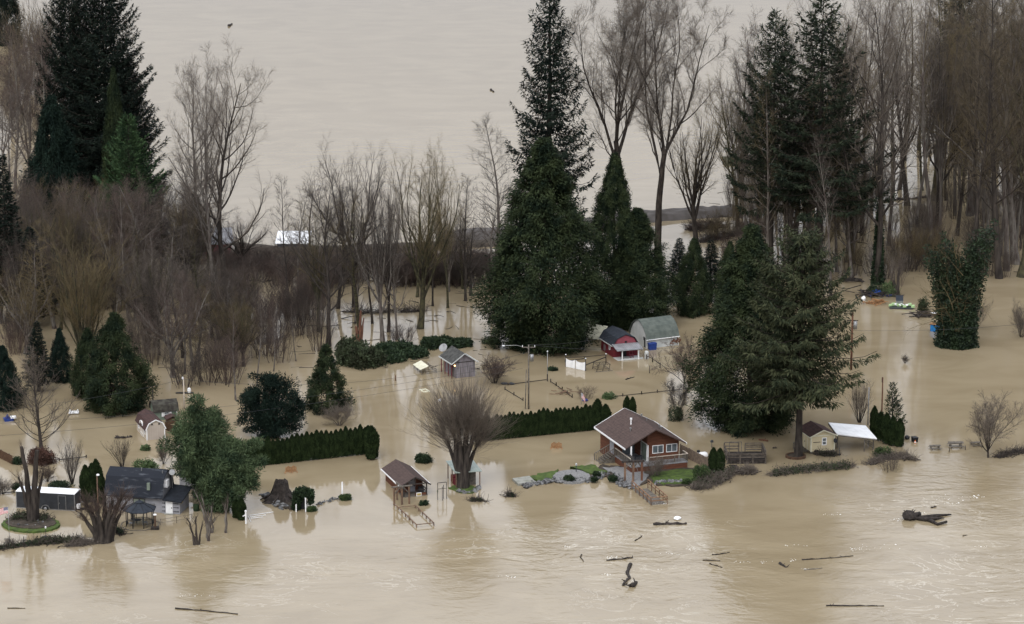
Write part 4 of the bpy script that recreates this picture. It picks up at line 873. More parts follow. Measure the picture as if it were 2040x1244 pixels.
# round brick planter of the big spruce
p = at(1585, 911); o = thing('brick_planter', 'round brick planter ring at the foot of the large ragged spruce', 'planter', p)
b = MB(); n = 26
for q in range(n):
    a = q/n*6.283; c, s = math.cos(a), math.sin(a); t = Vector((-s, c, 0)); v = Vector((c*1.15, s*1.15, .12)); b.bar(v-t*.13, v+t*.13, .22, .34)
b.build('wall', M['fence_brown'], o); MB().lathe([(1.06, -.3), (1.06, .2), (.02, .26)], 20).build('soil', M['soil'], o)

# ------------------------------------------------------------------ gazebo
p = at(279, 1046); o = thing('gazebo', 'black octagonal gazebo with dark roof on a drowned deck', 'gazebo', p); k = mpp(Vector((p.x, p.y, 0)))
R_, zr = 1.82, 1.95
def octo(r, z, off=math.pi/8): return [(r*math.cos(off+q*math.pi/4), r*math.sin(off+q*math.pi/4), z) for q in range(8)]
for x, y, z in octo(1.6, 0): MB().bar((x, y, -.4), (x, y, zr-.03), .09).build('post', M['black'], o)
b = MB(); v = octo(R_+.12, zr)+octo(.42, zr+.72)+octo(R_+.12, zr-.08)
b.add(v, [(q, (q+1) % 8, 8+(q+1) % 8, 8+q) for q in range(8)]+[(q, 16+q, 16+(q+1) % 8, (q+1) % 8) for q in range(8)]+[tuple(range(23, 15, -1)), tuple(range(8, 16))])
rf = b.build('roof', M['slate_roof'], o)
v = octo(.52, zr+.78)+octo(.08, zr+1.02); MB().add(v, [(q, (q+1) % 8, 8+(q+1) % 8, 8+q) for q in range(8)]+[tuple(range(8, 16)), tuple(range(7, -1, -1))]).build('cupola', M['slate_roof'], rf)
MB().lathe([(.06, 1.02), (.1, 1.08), (.02, 1.2)], 8, (0, 0, zr)).build('finial', M['black'], rf)
b = MB(); u = octo(R_+.12, zr+.02); w_ = octo(.42, zr+.74)
for q in range(8): b.bar(u[q], w_[q], .05)
b.build('rib', M['black'], rf)
b = MB(); v = octo(1.6, 0)
for q in (0, 1, 2, 3, 6, 7): rails(b, [v[q][:2], v[(q+1) % 8][:2]], -.2, .42, n=1, w=.05, bal=.18)
b.build('railing', M['black'], o)
b = MB(); v = octo(2.3, .0)
for q in range(8): a_, c_ = Vector(v[q]), Vector(v[(q+1) % 8]); b.bar(a_, c_, .12, .1)
b.build('deck_edge', M['wood_grey'], o)
MB().lathe([(.03, -.2), (.03, .55), (.5, .56), (.5, .6), (.02, .6)], 12, (-.35, .1, 0)).build('table', M['charcoal'], o)
def chair(loc, rz, m, name, lab, group=None, sc=1):
    c = thing(name, lab, 'chair', loc, rz, group, scale=(sc,)*3)
    MB().box(-.25, .25, -.25, .25, .3, .36).build('seat', M[m], c); b = MB()
    for q in range(4): b.box(-.24+q*.13, -.15+q*.13, .25, .29, .36, .95)
    b.box(-.27, .27, .252, .288, .95, 1.0); b.build('backrest', M[m], c)
    for x in (-.23, .23):
        for y in (-.23, .23): MB().bar((x, y, -.2), (x, y, .3), .05).build('leg', M[m], c)
    return c
chair(p+Vector((.6, -.2, .05)), 1.9, 'steel', 'patio_chair', 'grey metal chair at the right inside the gazebo'); chair(p+Vector((-.8, .7, .05)), .5, 'charcoal', 'patio_chair', 'dark chair at the back left inside the gazebo')
chair(p+Vector((-.9, -.5, .05)), 4.5, 'steel', 'patio_chair', 'pale round backed chair at the front left inside the gazebo')
# four orange slatted garden chairs, only the backs above the water
def slat_chair(px, py, rz, lab):
    p = at(px, py); c = thing('slatted_chair', lab, 'chair', p, rz, 'orange slatted chairs drowned to their arms')
    for q in range(5): MB().prism([(-.32+q*.135, -.3), (-.2+q*.135, -.3), (-.2+q*.145, .62+.08*(2-abs(q-2))), (-.32+q*.145, .62+.08*(2-abs(q-2)))], .0, .03).build('slat', M['wood_orange'], c)
    b = MB().box(-.34, .36, .031, .06, .15, .24); b.build('cross_slat', M['wood_orange'], c)
    for s in (-1, 1): MB().box(.02+s*.42-.06, .02+s*.42+.06, -.55, .05, .02, .07).build('arm', M['wood_orange'], c)
slat_chair(574, 941, .2, 'orange slatted chair back below the left hedge, left one'); slat_chair(584.5, 940, .1, 'orange slatted chair back below the left hedge, right one')
slat_chair(1103, 893, .15, 'orange slatted chair back below the middle hedge, left one'); slat_chair(1113, 893, -.1, 'orange slatted chair back below the middle hedge, right one')

# ------------------------------------------------------------------ poles, lamps, flags, wires
def pole(name, lab, x, y, t, r, m, cat='pole'):
    p = at(x, y); h = ztop(Vector((p.x, p.y, 0)), t); o = thing(name, lab, cat, p); MB().tube([(0, 0, -.6), (0, 0, h)], [r, r*.75], 8).build('pole', M[m], o, True); return o, h
o, h = pole('utility_pole', 'tall wooden utility pole with transformer behind the middle hedge', 1053, 815, 687, .115, 'wood_grey', 'utility pole')
MB().tube([(.42, -.1, h-2.2), (.42, -.1, h-1.3)], .24, 12).build('transformer', M['steel'], o, True); MB().bar((0, 0, h-1.4), (.42, -.1, h-1.4), .08).build('bracket', M['steel'], o)
MB().bar((-.9, 0, h-.35), (.9, 0, h-.35), .1).build('crossarm', M['wood_grey'], o)
for x in (-.8, .8, 0): MB().tube([(x, 0, h-.3), (x, 0, h-.08)], .05, 6).build('insulator', M['white'], o)
MB().tube([(0, 0, h-.5), (-1.6, .1, h-.1), (-3.3, .2, h-.2)], .025, 6).build('lamp_arm', M['steel'], o); MB().lathe([(.05, -.05), (.13, -.03), (.11, .05), (.02, .07)], 10, (-3.3, .2, h-.2), 1.5).build('lamp_head', M['white'], o)
MB().tube([(-.45, -.2, -.5), (-.3, -.2, h*.62)], .07, 6).build('brace_pole', M['wood_grey'], o, True)
PA = o.location+Vector((0, 0, h))
o, h = pole('utility_pole', 'brown utility pole with grey transformer seen right of the large spruce', 1695.5, 737, 622, .16, 'bark_red', 'utility pole')
MB().tube([(.4, -.1, h-2.4), (.4, -.1, h-1.3)], .26, 12).build('transformer', M['steel'], o, True); MB().bar((-.8, 0, h-1.2), (.8, 0, h-1.2), .1).build('crossarm', M['wood_dark'], o); PB = o.location+Vector((0, 0, h))
o, h = pole('utility_pole', 'pale slim pole behind the sage shed', 367, 815, 756, .11, 'beige', 'utility pole'); MB().lathe([(.03, 0), (.12, .05), (.1, .3), (.02, .34)], 8, (-.1, 0, h)).build('cap', M['white'], o); PCx = o.location+Vector((0, 0, h))
o, h = pole('lamp_post', 'thin lamp post in the water right of the utility pole', 1090.5, 760, 702, .05, 'steel', 'lamp post'); MB().lathe([(.05, 0), (.13, .08), (.05, .22)], 8, (0, 0, h)).build('lamp', M['white_wall'], o)
MB().bar((0, 0, -.4), (0, 0, 1.0), .16).build('foot', M['wood_dark'], o)
o, h = pole('light_pole', 'wooden light pole with white lamp before the arborvitae by the dark house', 195.5, 1012, 946, .1, 'wood', 'light pole'); MB().lathe([(.05, -.08), (.2, -.05), (.16, .08), (.02, .12)], 8, (.12, -.1, h)).build('lamp', M['white'], o)
o, h = pole('light_pole', 'dark post with white lamp cap right of the gazebo', 309.5, 1055, 1027, .12, 'fence_brown', 'light pole'); MB().lathe([(.16, 0), (.22, .05), (.18, .14), (.02, .18)], 10, (0, 0, h)).build('lamp', M['white'], o)
MB().box(-.5, .4, -.3, .3, -.2, .3).build('planter_box', M['wood_dark'], o)
o, h = pole('garden_lamp', 'slim garden lamp on the oval island edge', 92, 1081, 1053, .05, 'wood_dark', 'lamp'); MB().lathe([(.08, 0), (.1, .16), (.02, .26)], 8, (0, 0, h)).build('lamp', M['white'], o); MB().lathe([(.03, -.1), (.16, 0), (.03, .12)], 8, (-.1, 0, .7)).build('ornament', M['charcoal'], o)
o, h = pole('garden_lamp', 'short black lamp post on the round patio', 1148, 944, 926, .05, 'charcoal', 'lamp'); MB().lathe([(.1, 0), (.13, .2), (.02, .3)], 6, (0, 0, h-.1)).build('lamp', M['white_wall'], o)
pole('bare_pole', 'brown pole standing behind the right arborvitae clump', 1756.5, 830, 752, .1, 'bark_red'); pole('bare_pole', 'slim grey pole beside the white canopy corner', 1729, 848, 772, .08, 'steel')
pole('fence_post', 'thin stake in the water before the cream cottage', 1672, 909, 892, .04, 'charcoal', 'post'); pole('fence_post', 'short rod post in calm water right of the large spruce', 1757, 762, 752, .05, 'wood_dark', 'post')
o, h = pole('bird_feeder', 'slim bird feeder pole right of the brown house', 1418, 892, 882, .05, 'charcoal', 'feeder'); MB().lathe([(.05, 0), (.22, .04), (.18, .25), (.02, .36)], 8, (0, 0, h)).build('feeder', M['charcoal'], o)
pole('water_pump', 'rusty stake in the water left of the wire hutch', 788, 759, 748, .09, 'bark_red', 'post')
o = thing('wooden_cross', 'dark wooden cross on the low bank of the oval island', 'cross', at(48, 1089)); MB().bar((0, 0, -.3), (0, 0, 1.15), .08).build('upright', M['wood_dark'], o); MB().bar((-.36, -.02, .75), (.36, -.02, .75), .08).build('crossbar', M['wood_dark'], o)
FLAGW = None
def flag(o, base, w, h, droop, rot=0.0):
    nx, nz = 18, 13; FS = [MB(), MB(), MB()]
    def pt(i, j): u, v_ = i/nx, j/nz; return (base[0]+w*u*math.cos(rot), base[1]+w*u*math.sin(rot)+.08*math.sin(u*7)*u, base[2]-h*v_-droop*u*u)
    for j in range(13):
        for i in range(nx):
            can = i < 8 and j < 7; k_ = 2 if can else (0 if j % 2 == 0 else 1)
            FS[k_].add([pt(i, j), pt(i+1, j), pt(i+1, j+1), pt(i, j+1)], [(0, 1, 2, 3)])
    f = FS[0].build('flag_stripes', M['red'], o); FS[1].build('white_stripes', M['white'], f); FS[2].build('canton', M['navy'], f)
    b = MB()
    for r_ in range(5):
        for q in range(6):
            c = pt(.7+q*1.3, .9+r_*1.3); b.add([(c[0]+.022*math.cos(a*1.2566+1.57), c[1]-.012, c[2]+.022*math.sin(a*1.2566+1.57)) for a in range(5)], [(0, 1, 2, 3, 4)])
    b.build('stars', M['white'], f)
o, h = pole('flagpole', 'thin flagpole with a striped star flag at the left edge', 19.5, 1093, 1008, .03, 'steel', 'flagpole'); flag(o, (0, 0, h-.15), -1.15, .68, .35)
o, h = pole('flagpole', 'short flagpole with drooping striped flag at the middle hedge end', 1158, 806, 783, .04, 'steel', 'flagpole'); flag(o, (0, 0, h), .55, .7, .9, .3)
def wire(lab, a, c, sag, r=.016):
    b = MB(); pts = [a+(c-a)*q/24-Vector((0, 0, 4*sag*(q/24)*(1-q/24))) for q in range(25)]; b.tube([p-a for p in pts], r, 4, False); o = b.build('power_line', M['charcoal']); o.location = a; tag(o, lab, 'wire')
far = lambda x, y, z: Vector((*P(x, y, z).xy, z))
wire('long overhead wire sagging left from the utility pole to the left edge, lower one', PA+Vector((-.8, 0, -3.2)), far(-60, 872, 5), 1.2)
wire('long overhead wire sagging left from the utility pole to the left edge, upper one', PA+Vector((-.8, 0, -2.4)), far(-60, 846, 5), 1.4)
wire('overhead wire running left from the pale slim pole to the dark larch', PCx, far(-40, 822, 5), .5); wire('overhead wire between the tall utility pole and the pale slim pole', PA+Vector((0, 0, -1)), PCx, 2.2)
wire('overhead wire from the utility pole to the red barn', PA, far(1226, 668, 3.0), .4)
wire('overhead wire running right from the brown pole to the right edge', PB+Vector((0, 0, -2.6)), far(2090, 640, 6), .5); wire('overhead wire from the tall utility pole to the brown pole at the right', PA, PB, 2.5)

# ------------------------------------------------------------------ fences, frames and rails in the water
def low_fence(lab, pix, h, m='wood_dark', mids=(.12,), w=.08):
    p0 = at(*pix[0]); o = thing('rail_fence', lab, 'fence', p0); b = MB(); q_ = MB()
    for a, c in zip(pix[:-1], pix[1:]):
        a, c = at(*a)-p0, at(*c)-p0; L = (c-a).length; n = max(1, round(L/2.6))
        for q in range(n+1): p = a+(c-a)*q/n; q_.bar(p+Vector((0, 0, -.4)), p+Vector((0, 0, h)), w*1.6)
        for z in mids: b.bar(a+Vector((0, 0, z)), c+Vector((0, 0, z)), w*.6, w*1.1)
    b.build('rail', M[m], o); q_.build('posts', M[m], o); return o
low_fence('drowned rail fence running right behind the brown house', [(1203, 794), (1278, 786), (1372, 776), (1420, 772)], .42)
low_fence('drowned rail fence right of the pollard crown', [(1006, 777), (1042, 799)], .45); low_fence('drowned rail from the reddish bush to the lamp post', [(1012, 768), (1090, 758)], .3)
low_fence('drowned posts with debris right of the lamp post', [(1097, 762), (1108, 769), (1120, 778), (1140, 793)], .5)
low_fence('thin wire fence right of the gazebo', [(320, 1047), (352, 1042), (382, 1037)], .75, 'wood_grey', (.3, .7), .03)
low_fence('dark rail fence behind the trailer left end', [(0, 985), (28, 982)], .4)
low_fence('drowned posts and rail left of the grey barn bush', [(1288, 716), (1300, 722), (1315, 733)], .7, 'wood_dark', (.5,))
low_fence('dark drowned rail in the water beside the wire screens', [(1126, 722), (1165, 716)], .4)
low_fence('dark branchy rail at the bare tree above the trailer', [(118, 918), (172, 912)], .35)
for q, (x, y) in enumerate([(1891, 901), (1923, 897), (1956, 893), (1294, 744)]): pole('fence_post', ['thin stake below the left picnic table', 'thin stake right of the middle picnic table', 'thin stake before the right edge tree', 'leaning post below the drowned rail by the barn'][q], x, y, y-9 if q < 3 else y-15, .06, 'wood_dark', 'post')
o = thing('banner_frame', 'two white tarps hung between posts in the water before the red barn', 'banner', at(1127, 731))
a, c, e = Vector((0, 0, 0)), to_local(o, at(1166.5, 739)), to_local(o, at(1207, 724)); a.z = c.z = e.z = 0
for p_, h in ((a, 1.7), (c, 1.7), (e, 1.3)): MB().bar(p_+Vector((0, 0, -.4)), p_+Vector((0, 0, h)), .12).build('post', M['wood_dark'], o); MB().lathe([(.1, 0), (.12, .06), (.02, .12)], 8, (p_.x, p_.y, h)).build('cap', M['white'], o)
for s, u0, u1 in ((0, .01, .47), (1, .5, .98)):
    b = MB(); n = 10
    for q in range(n+1):
        u = u0+(u1-u0)*q/n; p_ = a+(c-a)*u; z = 1.25-.22*math.sin((u-u0)/(u1-u0)*3.14); p_ = p_+Vector((0, -.06-.05*math.sin(q), 0)); b.v += [(p_.x, p_.y, z), (p_.x, p_.y, .02), (p_.x, p_.y+.03, z), (p_.x, p_.y+.03, .02)]
    for q in range(n): i = q*4; b.f += [(i, i+4, i+5, i+1), (i+2, i+3, i+7, i+6), (i, i+2, i+6, i+4)]
    b.build('tarp', M['white'], o)
back = Vector((a.x+.3, a.y+3.6, 0)); b = MB(); b.bar(a+Vector((0, 0, 1.3)), c+Vector((.2, 3.2, 1.2)), .08); b.bar(c+Vector((0, 0, .8)), e+Vector((0, 0, .9)), .1); b.bar(c+Vector((.2, 3.2, 1.2)), e+Vector((0, 0, 1.2)), .08); b.build('rail', M['wood_dark'], o)
o = thing('cage_frame', 'tilted dark wire cage frame in the water right of the white tarps', 'cage', at(1188, 741), .35)
b = MB()
for x in (0, .9, 1.8):
    for y in (0, 1.6): b.bar((x, y, -.2), (x+.25, y, .95), .06)
for z in (.3, .9): rails(b, [(z*.25, 0), (1.8+z*.25, 0), (1.8+z*.25, 1.6), (z*.25, 1.6), (z*.25, 0)], z-.05, z, w=.05)
for q in range(6): b.bar((.2+q*.3, 0, .9), (.2+q*.3, 1.6, .9), .03)
b.build('frame', M['wood_dark'], o); MB().box(-.3, 2.3, -.3, -.2, -.02, .05).build('base_board', M['wood_grey'], o)
o = thing('swing_frame', 'rusty pipe swing frame right of the brown cabin', 'frame', at(872, 996))
c = to_local(o, at(889.5, 994)); 
for x, y in ((0, 0), (.55, -.3), (c.x-.35, c.y), (c.x, c.y)): MB().bar((x, y, -.4), (x, y, 2.05 if x < .3 or x > c.x-.1 else 1.7), .07).build('post', M['wood_dark'], o)
MB().bar((0, 0, 2.05), (c.x, c.y, 2.05), .07).bar((0, 0, 1.3), (c.x, c.y, 1.3), .05).build('crossbar', M['wood_dark'], o); MB().box(-.06, .06, -.06, .06, .9, 1.2).build('plant_hanger', M['shrub_dark'], o)
# drowned deck with rails
o = thing('timber_deck', 'grey weathered timber deck with railings right of the small arborvitae', 'deck', at(1449, 925), .04); X, Y = 4.7, 3.6
MB().box(0, X, 0, Y, .42, .54).build('floor', M['wood_dark'], o); MB().box(.05, X-.05, .05, .12, -.4, .419).box(.05, .12, .13, Y, -.4, .419).build('skirt', M['wood_dark'], o)
b = MB(); rails(b, [(0, 0), (X, 0)], -.4, 1.25, n=3, w=.15, mids=(.85, 1.15)); rails(b, [(0, Y), (1.8, Y)], .5, 1.7, w=.14, mids=(.9, 1.25)); rails(b, [(2.6, Y), (X, Y), (X, 0)], .5, 1.6, w=.14, mids=(.8, 1.1, 1.35)); rails(b, [(0, 0), (0, Y)], .5, 1.4, w=.14, mids=(.95,)); b.build('railing', M['weathered_timber'], o)
MB().box(1.2, 1.9, 1.4, 2.2, .55, .95).build('storage_box', M['wood_dark'], o); MB().bar((.5, 2.5, .54), (.5, 2.5, 2.1), .08).bar((2.0, 2.5, .54), (2.0, 2.5, 2.1), .08).bar((.5, 2.5, 2.1), (2.0, 2.5, 2.1), .07).build('swing_frame', M['wood_grey'], o)
def picnic(px, py, rz, lab, s=1.0):
    o = thing('picnic_table', lab, 'picnic table', at(px, py), rz, scale=(s, s, s)); b = MB()
    for q in range(4): b.box(-.9, .9, -.36+q*.19, -.2+q*.19, .55, .6)
    b.build('tabletop', M['wood_grey'], o)
    for s_ in (-1, 1):
        MB().box(-.9, .9, s_*.7-.13, s_*.7+.13, .22, .27).build('bench', M['wood_grey'], o)
        MB().bar((s_*.6, -.75, -.1), (s_*.6, -.2, .55), .08).bar((s_*.6, .75, -.1), (s_*.6, .2, .55), .08).bar((s_*.6, -.75, .2), (s_*.6, .75, .2), .07).build('leg', M['wood_grey'], o)
picnic(1863, 895, .1, 'small weathered picnic table, leftmost of the three', .8); picnic(1904, 891, .05, 'larger weathered picnic table between the other two', 1.05); picnic(1944, 888, .2, 'dark sunken picnic table beside the right edge tree', .75)
# white gangway rails and posts by the small cypresses
o = thing('white_post', 'white post of the sunken gangway by the small cypresses', 'post', at(490, 1044)); MB().bar((0, 0, -.4), (0, 0, 1.45), .16).build('post', M['white'], o); MB().lathe([(.12, 0), (.15, .1), (.02, .2)], 8, (0, 0, 1.45)).build('cap', M['white'], o); MB().bar((-.35, 0, .9), (0, 0, 1.1), .1).build('arm', M['white'], o)
o = thing('gangway', 'white pipe gangway rails lying at the water surface', 'gangway', at(492, 1034)); b = MB()
for q, (x, y, u, v_) in enumerate([(497, 1029, 545, 1021), (498, 1032, 530, 1027), (499, 1035, 524, 1031), (494, 1030, 500, 1040)]): b.tube([to_local(o, at(x, y))+Vector((0, 0, .12)), to_local(o, at(u, v_))+Vector((0, 0, .04))], .032, 6)
b.build('rail', M['white'], o)
o, h = pole('white_post', 'white post standing in water behind the small green shrub', 682, 986, 964, .11, 'white', 'post'); MB().lathe([(.12, 0), (.06, .1), (.1, .2), (.02, .3)], 8, (0, 0, h-.05)).build('cap', M['white'], o)
# ivy arch
p = at(603, 1020); o = thing('ivy_arch', 'white garden arch overgrown with green ivy beside the stump', 'arch', p)
for x, y in ((-.75, 0), (.35, -.05)): MB().bar((x, y, -.4), (x, y, 1.7 if x > 0 else .9), .12).build('post', M['white'], o)
link('ivy', leafball('ivy', [(-.6, .9, 1.5, .6, .6, .9), (0, .8, 2.2, .9, .8, .5), (.6, .9, 2.0, .65, .7, .5), (-.8, .7, .7, .5, .5, .8), (.9, 1.0, 1.3, .35, .4, .7)], 5200, 'shrub_dark', 12, cl=.2, cw=.09), o); MB().prism([(-.6, .02), (.3, .02), (.3, 1.5), (.1, 1.8), (-.4, 1.8), (-.6, 1.5)], .9, 1.0).build('gate', M['black'], o)
# objects afloat
def lump(name, lab, cat, px, py, s, m, seed=1, n=1, parts=None):
    p = at(px, py); rr = random.Random(seed); b = MB()
    for q in range(n): b.rock((rr.uniform(-.5, .5)*s[0], rr.uniform(-.5, .5)*s[1], s[2]*.3), 1, rr, 1) if False else b.rock((rr.uniform(-.4, .4)*s[0]*(n > 1), rr.uniform(-.4, .4)*s[1]*(n > 1), s[2]*.35), .5*(s[0] if n == 1 else s[0]*.6), rr, s[2]/s[0]*1.3)
    o = b.build(name, M[m]); o.location = p; return tag(o, lab, cat)
def bin_(px, py, m, name, lab, h=1.0, lay=False):
    p = at(px, py); o = thing(name, lab, 'bin', p, .3); b = MB(); v = [(-.26, -.3, -.4), (.26, -.3, -.4), (.26, .3, -.4), (-.26, .3, -.4), (-.32, -.38, h), (.32, -.38, h), (.32, .38, h), (-.32, .38, h)]
    b.add(v, [(3, 2, 1, 0), (4, 5, 6, 7)]+[(i, (i+1) % 4, 4+(i+1) % 4, 4+i) for i in range(4)]); b.build('body', M[m], o); MB().box(-.34, .34, -.42, .42, h+.002, h+.09).build('lid', M[m], o)
    MB().bar((-.3, .44, h-.05), (.3, .44, h-.05), .05).build('handle', M['black'], o); return o
bin_(1296, 697, 'blue', 'wheelie_bin', 'blue wheelie bin by the white barn wall, left one', .85); bin_(1302.5, 696.5, 'blue', 'wheelie_bin', 'blue wheelie bin by the white barn wall, right one', .9)
bin_(1822, 880, 'black', 'wheelie_bin', 'black bin standing in the river right of the clump', .5); lump('barrel', 'black barrel floating beside the arborvitae clump', 'barrel', 1807, 875, (.75, .5, .5), 'black', 3)
o = thing('traffic_cone', 'small orange and white cone in front of the black bin', 'cone', at(1823, 883)); MB().lathe([(.15, 0), (.10, .2), (.03, .38)], 10).build('cone', M['orange'], o); MB().lathe([(.14, .08), (.11, .2)], 10).build('stripe', M['white'], o)
o = thing('barrel', 'white barrel in the water right of the red barn porch', 'barrel', at(1288, 715)); MB().lathe([(.24, -.3), (.3, .1), (.3, .9), (.24, 1.1), (.02, 1.12)], 12).build('body', M['white_wall'], o); MB().lathe([(.305, .3), (.32, .33), (.305, .36)], 12).build('hoop', M['steel'], o)
o = thing('white_tank', 'rounded white tank with black cap floating behind the board fence', 'tank', at(1396, 910)); b = MB().lathe([(.02, -.95), (.3, -.85), (.42, -.6), (.42, .6), (.3, .85), (.02, .95)], 14).build('tank', M['white'], o, True); b.rotation_euler = (0, math.pi/2, .35); b.location = (0, 0, .15)
MB().lathe([(.2, 0), (.2, .25), (.02, .3)], 10, (-.3, 0, .55)).build('cap', M['black'], o)
o = thing('white_table', 'white table top afloat left of the larch group', 'table', at(147, 824), .1); MB().box(-.65, .65, -.6, .6, .14, .2).build('tabletop', M['white'], o); 
for x, y in ((-.5, -.4), (0, -.45), (.5, -.4), (.5, .4), (-.5, .4)): MB().bar((x, y, .2), (x, y, .42), .12).build('leg', M['white'], o)
o = thing('loose_casement', 'cream window casement afloat left of the pollard crown', 'casement', at(846, 779), .5); MB().box(-.5, .5, -.7, -.45, 0, .1).box(-.5, .5, .45, .7, 0, .1).box(-.5, -.35, -.45, .45, 0, .1).box(.35, .5, -.45, .45, 0, .1).build('frame', M['cream'], o)
lump('white_jug', 'white jug afloat behind the pollard shoots', 'jug', 876, 800, (.5, .4, .35), 'white', 4)
o = thing('pontoon', 'blue and white pontoon afloat at the left edge', 'boat', at(18, 838), .3); MB().prism([(-.6, 0), (.5, 0), (.6, .3), (-.7, .3)], -.5, .6).build('hull', M['blue'], o); MB().box(.2, .9, -.4, .3, .31, .52).build('seat', M['white'], o); MB().prism([(-.5, .3), (.1, .3), (-.1, .8)], -.3, .4).build('cover', M['navy'], o)
o = thing('white_buoy', 'white float on a dark raft behind the pale slim pole', 'float', at(374, 784)); MB().lathe([(.2, 0), (.26, .3), (.2, .6), (.02, .7)], 10, (.2, 0, .1)).build('float', M['white'], o); MB().box(-1.6, .8, -.2, .2, -.1, .12).build('raft', M['black'], o)
lump('blue_tub', 'blue black tub afloat right of the striped flag', 'tub', 1166, 799, (.9, .6, .3), 'navy', 5); lump('white_cooler', 'white foam block floating above the long plank', 'block', 1350, 1035, (.9, .5, .35), 'white', 6)
lump('tyre', 'dark debris clump by the bramble left of the reddish bush', 'debris', 1010, 765, (1.6, .9, .35), 'charcoal', 7, 3)
o = thing('green_bin', 'dark green water butt behind the dead pollard', 'bin', at(391, 1018)); MB().lathe([(.3, -.2), (.36, .3), (.36, .75), (.02, .8)], 12).build('body', M['shrub_dark'], o)

# flotsam right of the cottonwood: tarp, timbers, lime raft, blue crate
def timber_pile(name, lab, px, py, n, L, spread, m, seed, r=.06, zmax=.5, cat='debris'):
    p = at(px, py); rr = random.Random(seed); b = MB()
    for q in range(n):
        c = Vector((rr.gauss(0, spread), rr.gauss(0, spread*.8), rr.uniform(0, zmax))); a = rr.uniform(0, 3.14); d_ = Vector((math.cos(a), math.sin(a), rr.uniform(-.25, .25)))*L*rr.uniform(.3, .6); b.bar(c-d_, c+d_, r*rr.uniform(.7, 2), r)
    o = b.build(name, M[m]); o.location = p; return tag(o, lab, cat)
timber_pile('timber_pile', 'heap of broken orange boards afloat by the lime raft', 1742, 605, 30, 1.8, .7, 'wood_orange', 1, .09); timber_pile('timber_pile', 'dark driftwood heap around the blue tarp', 1738, 590, 44, 2.6, 1.5, 'wood_dark', 2, .10, .8)
timber_pile('timber_pile', 'dark boards and branches afloat at the wood edge', 1694, 560, 20, 2.0, .9, 'wood_dark', 3, .12, .4); timber_pile('timber_pile', 'debris caught on the drowned posts right of the lamp post', 1128, 784, 16, 1.2, .8, 'wood', 4, .07, .3)
timber_pile('timber_pile', 'dark branches heaped below the ivy clad tree', 1838, 630, 30, 2.2, .9, 'wood_dark', 5, .09, .5); timber_pile('timber_pile', 'floating junk in front of the red barn left corner', 1160, 678, 18, 1.4, 1.2, 'wood_grey', 6, .07, .3)
p = at(1744, 588); o = thing('blue_tarp', 'crumpled blue tarp on the driftwood heap', 'tarp', p); rr = random.Random(5); b = MB()
for j in range(8):
    for i in range(10): b.v.append(((i-4.5)*.27, (j-3.5)*.3, max(.05, .95-.05*(i-5)**2-.05*(j-3)**2+rr.uniform(-.14, .14))))
for j in range(7):
    for i in range(9): q = j*10+i; b.f.append((q, q+1, q+11, q+10))
b.build('sheet', M['tarp'], o); MB().box(1.5, 2.4, -1.2, -.5, .05, .25).build('fold', M['tarp'], o)
lump('white_ball', 'round white float beside the driftwood heap', 'float', 1720.5, 599, (.75, .75, .7), 'white', 8)
o = thing('lime_raft', 'wrecked lime green raft with a grey chest afloat on it', 'raft', at(1793, 615), -.1); rr = random.Random(9); b = MB()
for q in range(9): x = -1.7+q*.42; y = rr.uniform(-.4, 1.2); b.prism([(x, .2), (x+.55, .2+rr.uniform(-.05, .2)), (x+.5, .5), (x+.08, .42)], y, y+rr.uniform(.5, 1.2))
b.build('hull', M['lime'], o); MB().box(-1.6, 1.9, -.5, 1.4, -.1, .16).build('raft', M['charcoal'], o); b = MB()
for q in range(7): x = rr.uniform(-1.2, 1.3); y = rr.uniform(-.3, 1.0); b.bar((x, y, .5), (x+rr.uniform(-.6, .6), y+.5, .62), .14, .06)
b.build('panel', M['white'], o); ch = MB().box(-.6, .5, 1.2, 2.0, .2, .9).build('chest', M['steel'], o); MB().prism([(1.18, .91), (2.05, .91), (2.3, 1.5), (2.22, 1.53)], -.6, .5, 'x').build('lid', M['slate_roof'], ch)
o = thing('blue_crate', 'bright blue shed wall with tan top half hidden by the ivy clad tree', 'crate', at(1853, 660), -.5); MB().box(0, 2.0, 0, 1.0, -.3, 1.0).build('body', M['blue_bright'], o); MB().box(-.15, 2.1, -.1, 1.1, 1.003, 1.08).build('lid', M['wood_orange'], o)
o = thing('white_sheet', 'white roof sheet lying behind the blue crate', 'sheet', at(1850, 630), -.6); MB().prism([(0, .5), (2.2, .1), (2.2, .16), (0, .56)], 0, 1.6, 'x').build('sheet', M['white'], o); MB().bar((.2, -.2, 0), (.2, 1.5, .4), .1).build('support', M['wood_dark'], o)

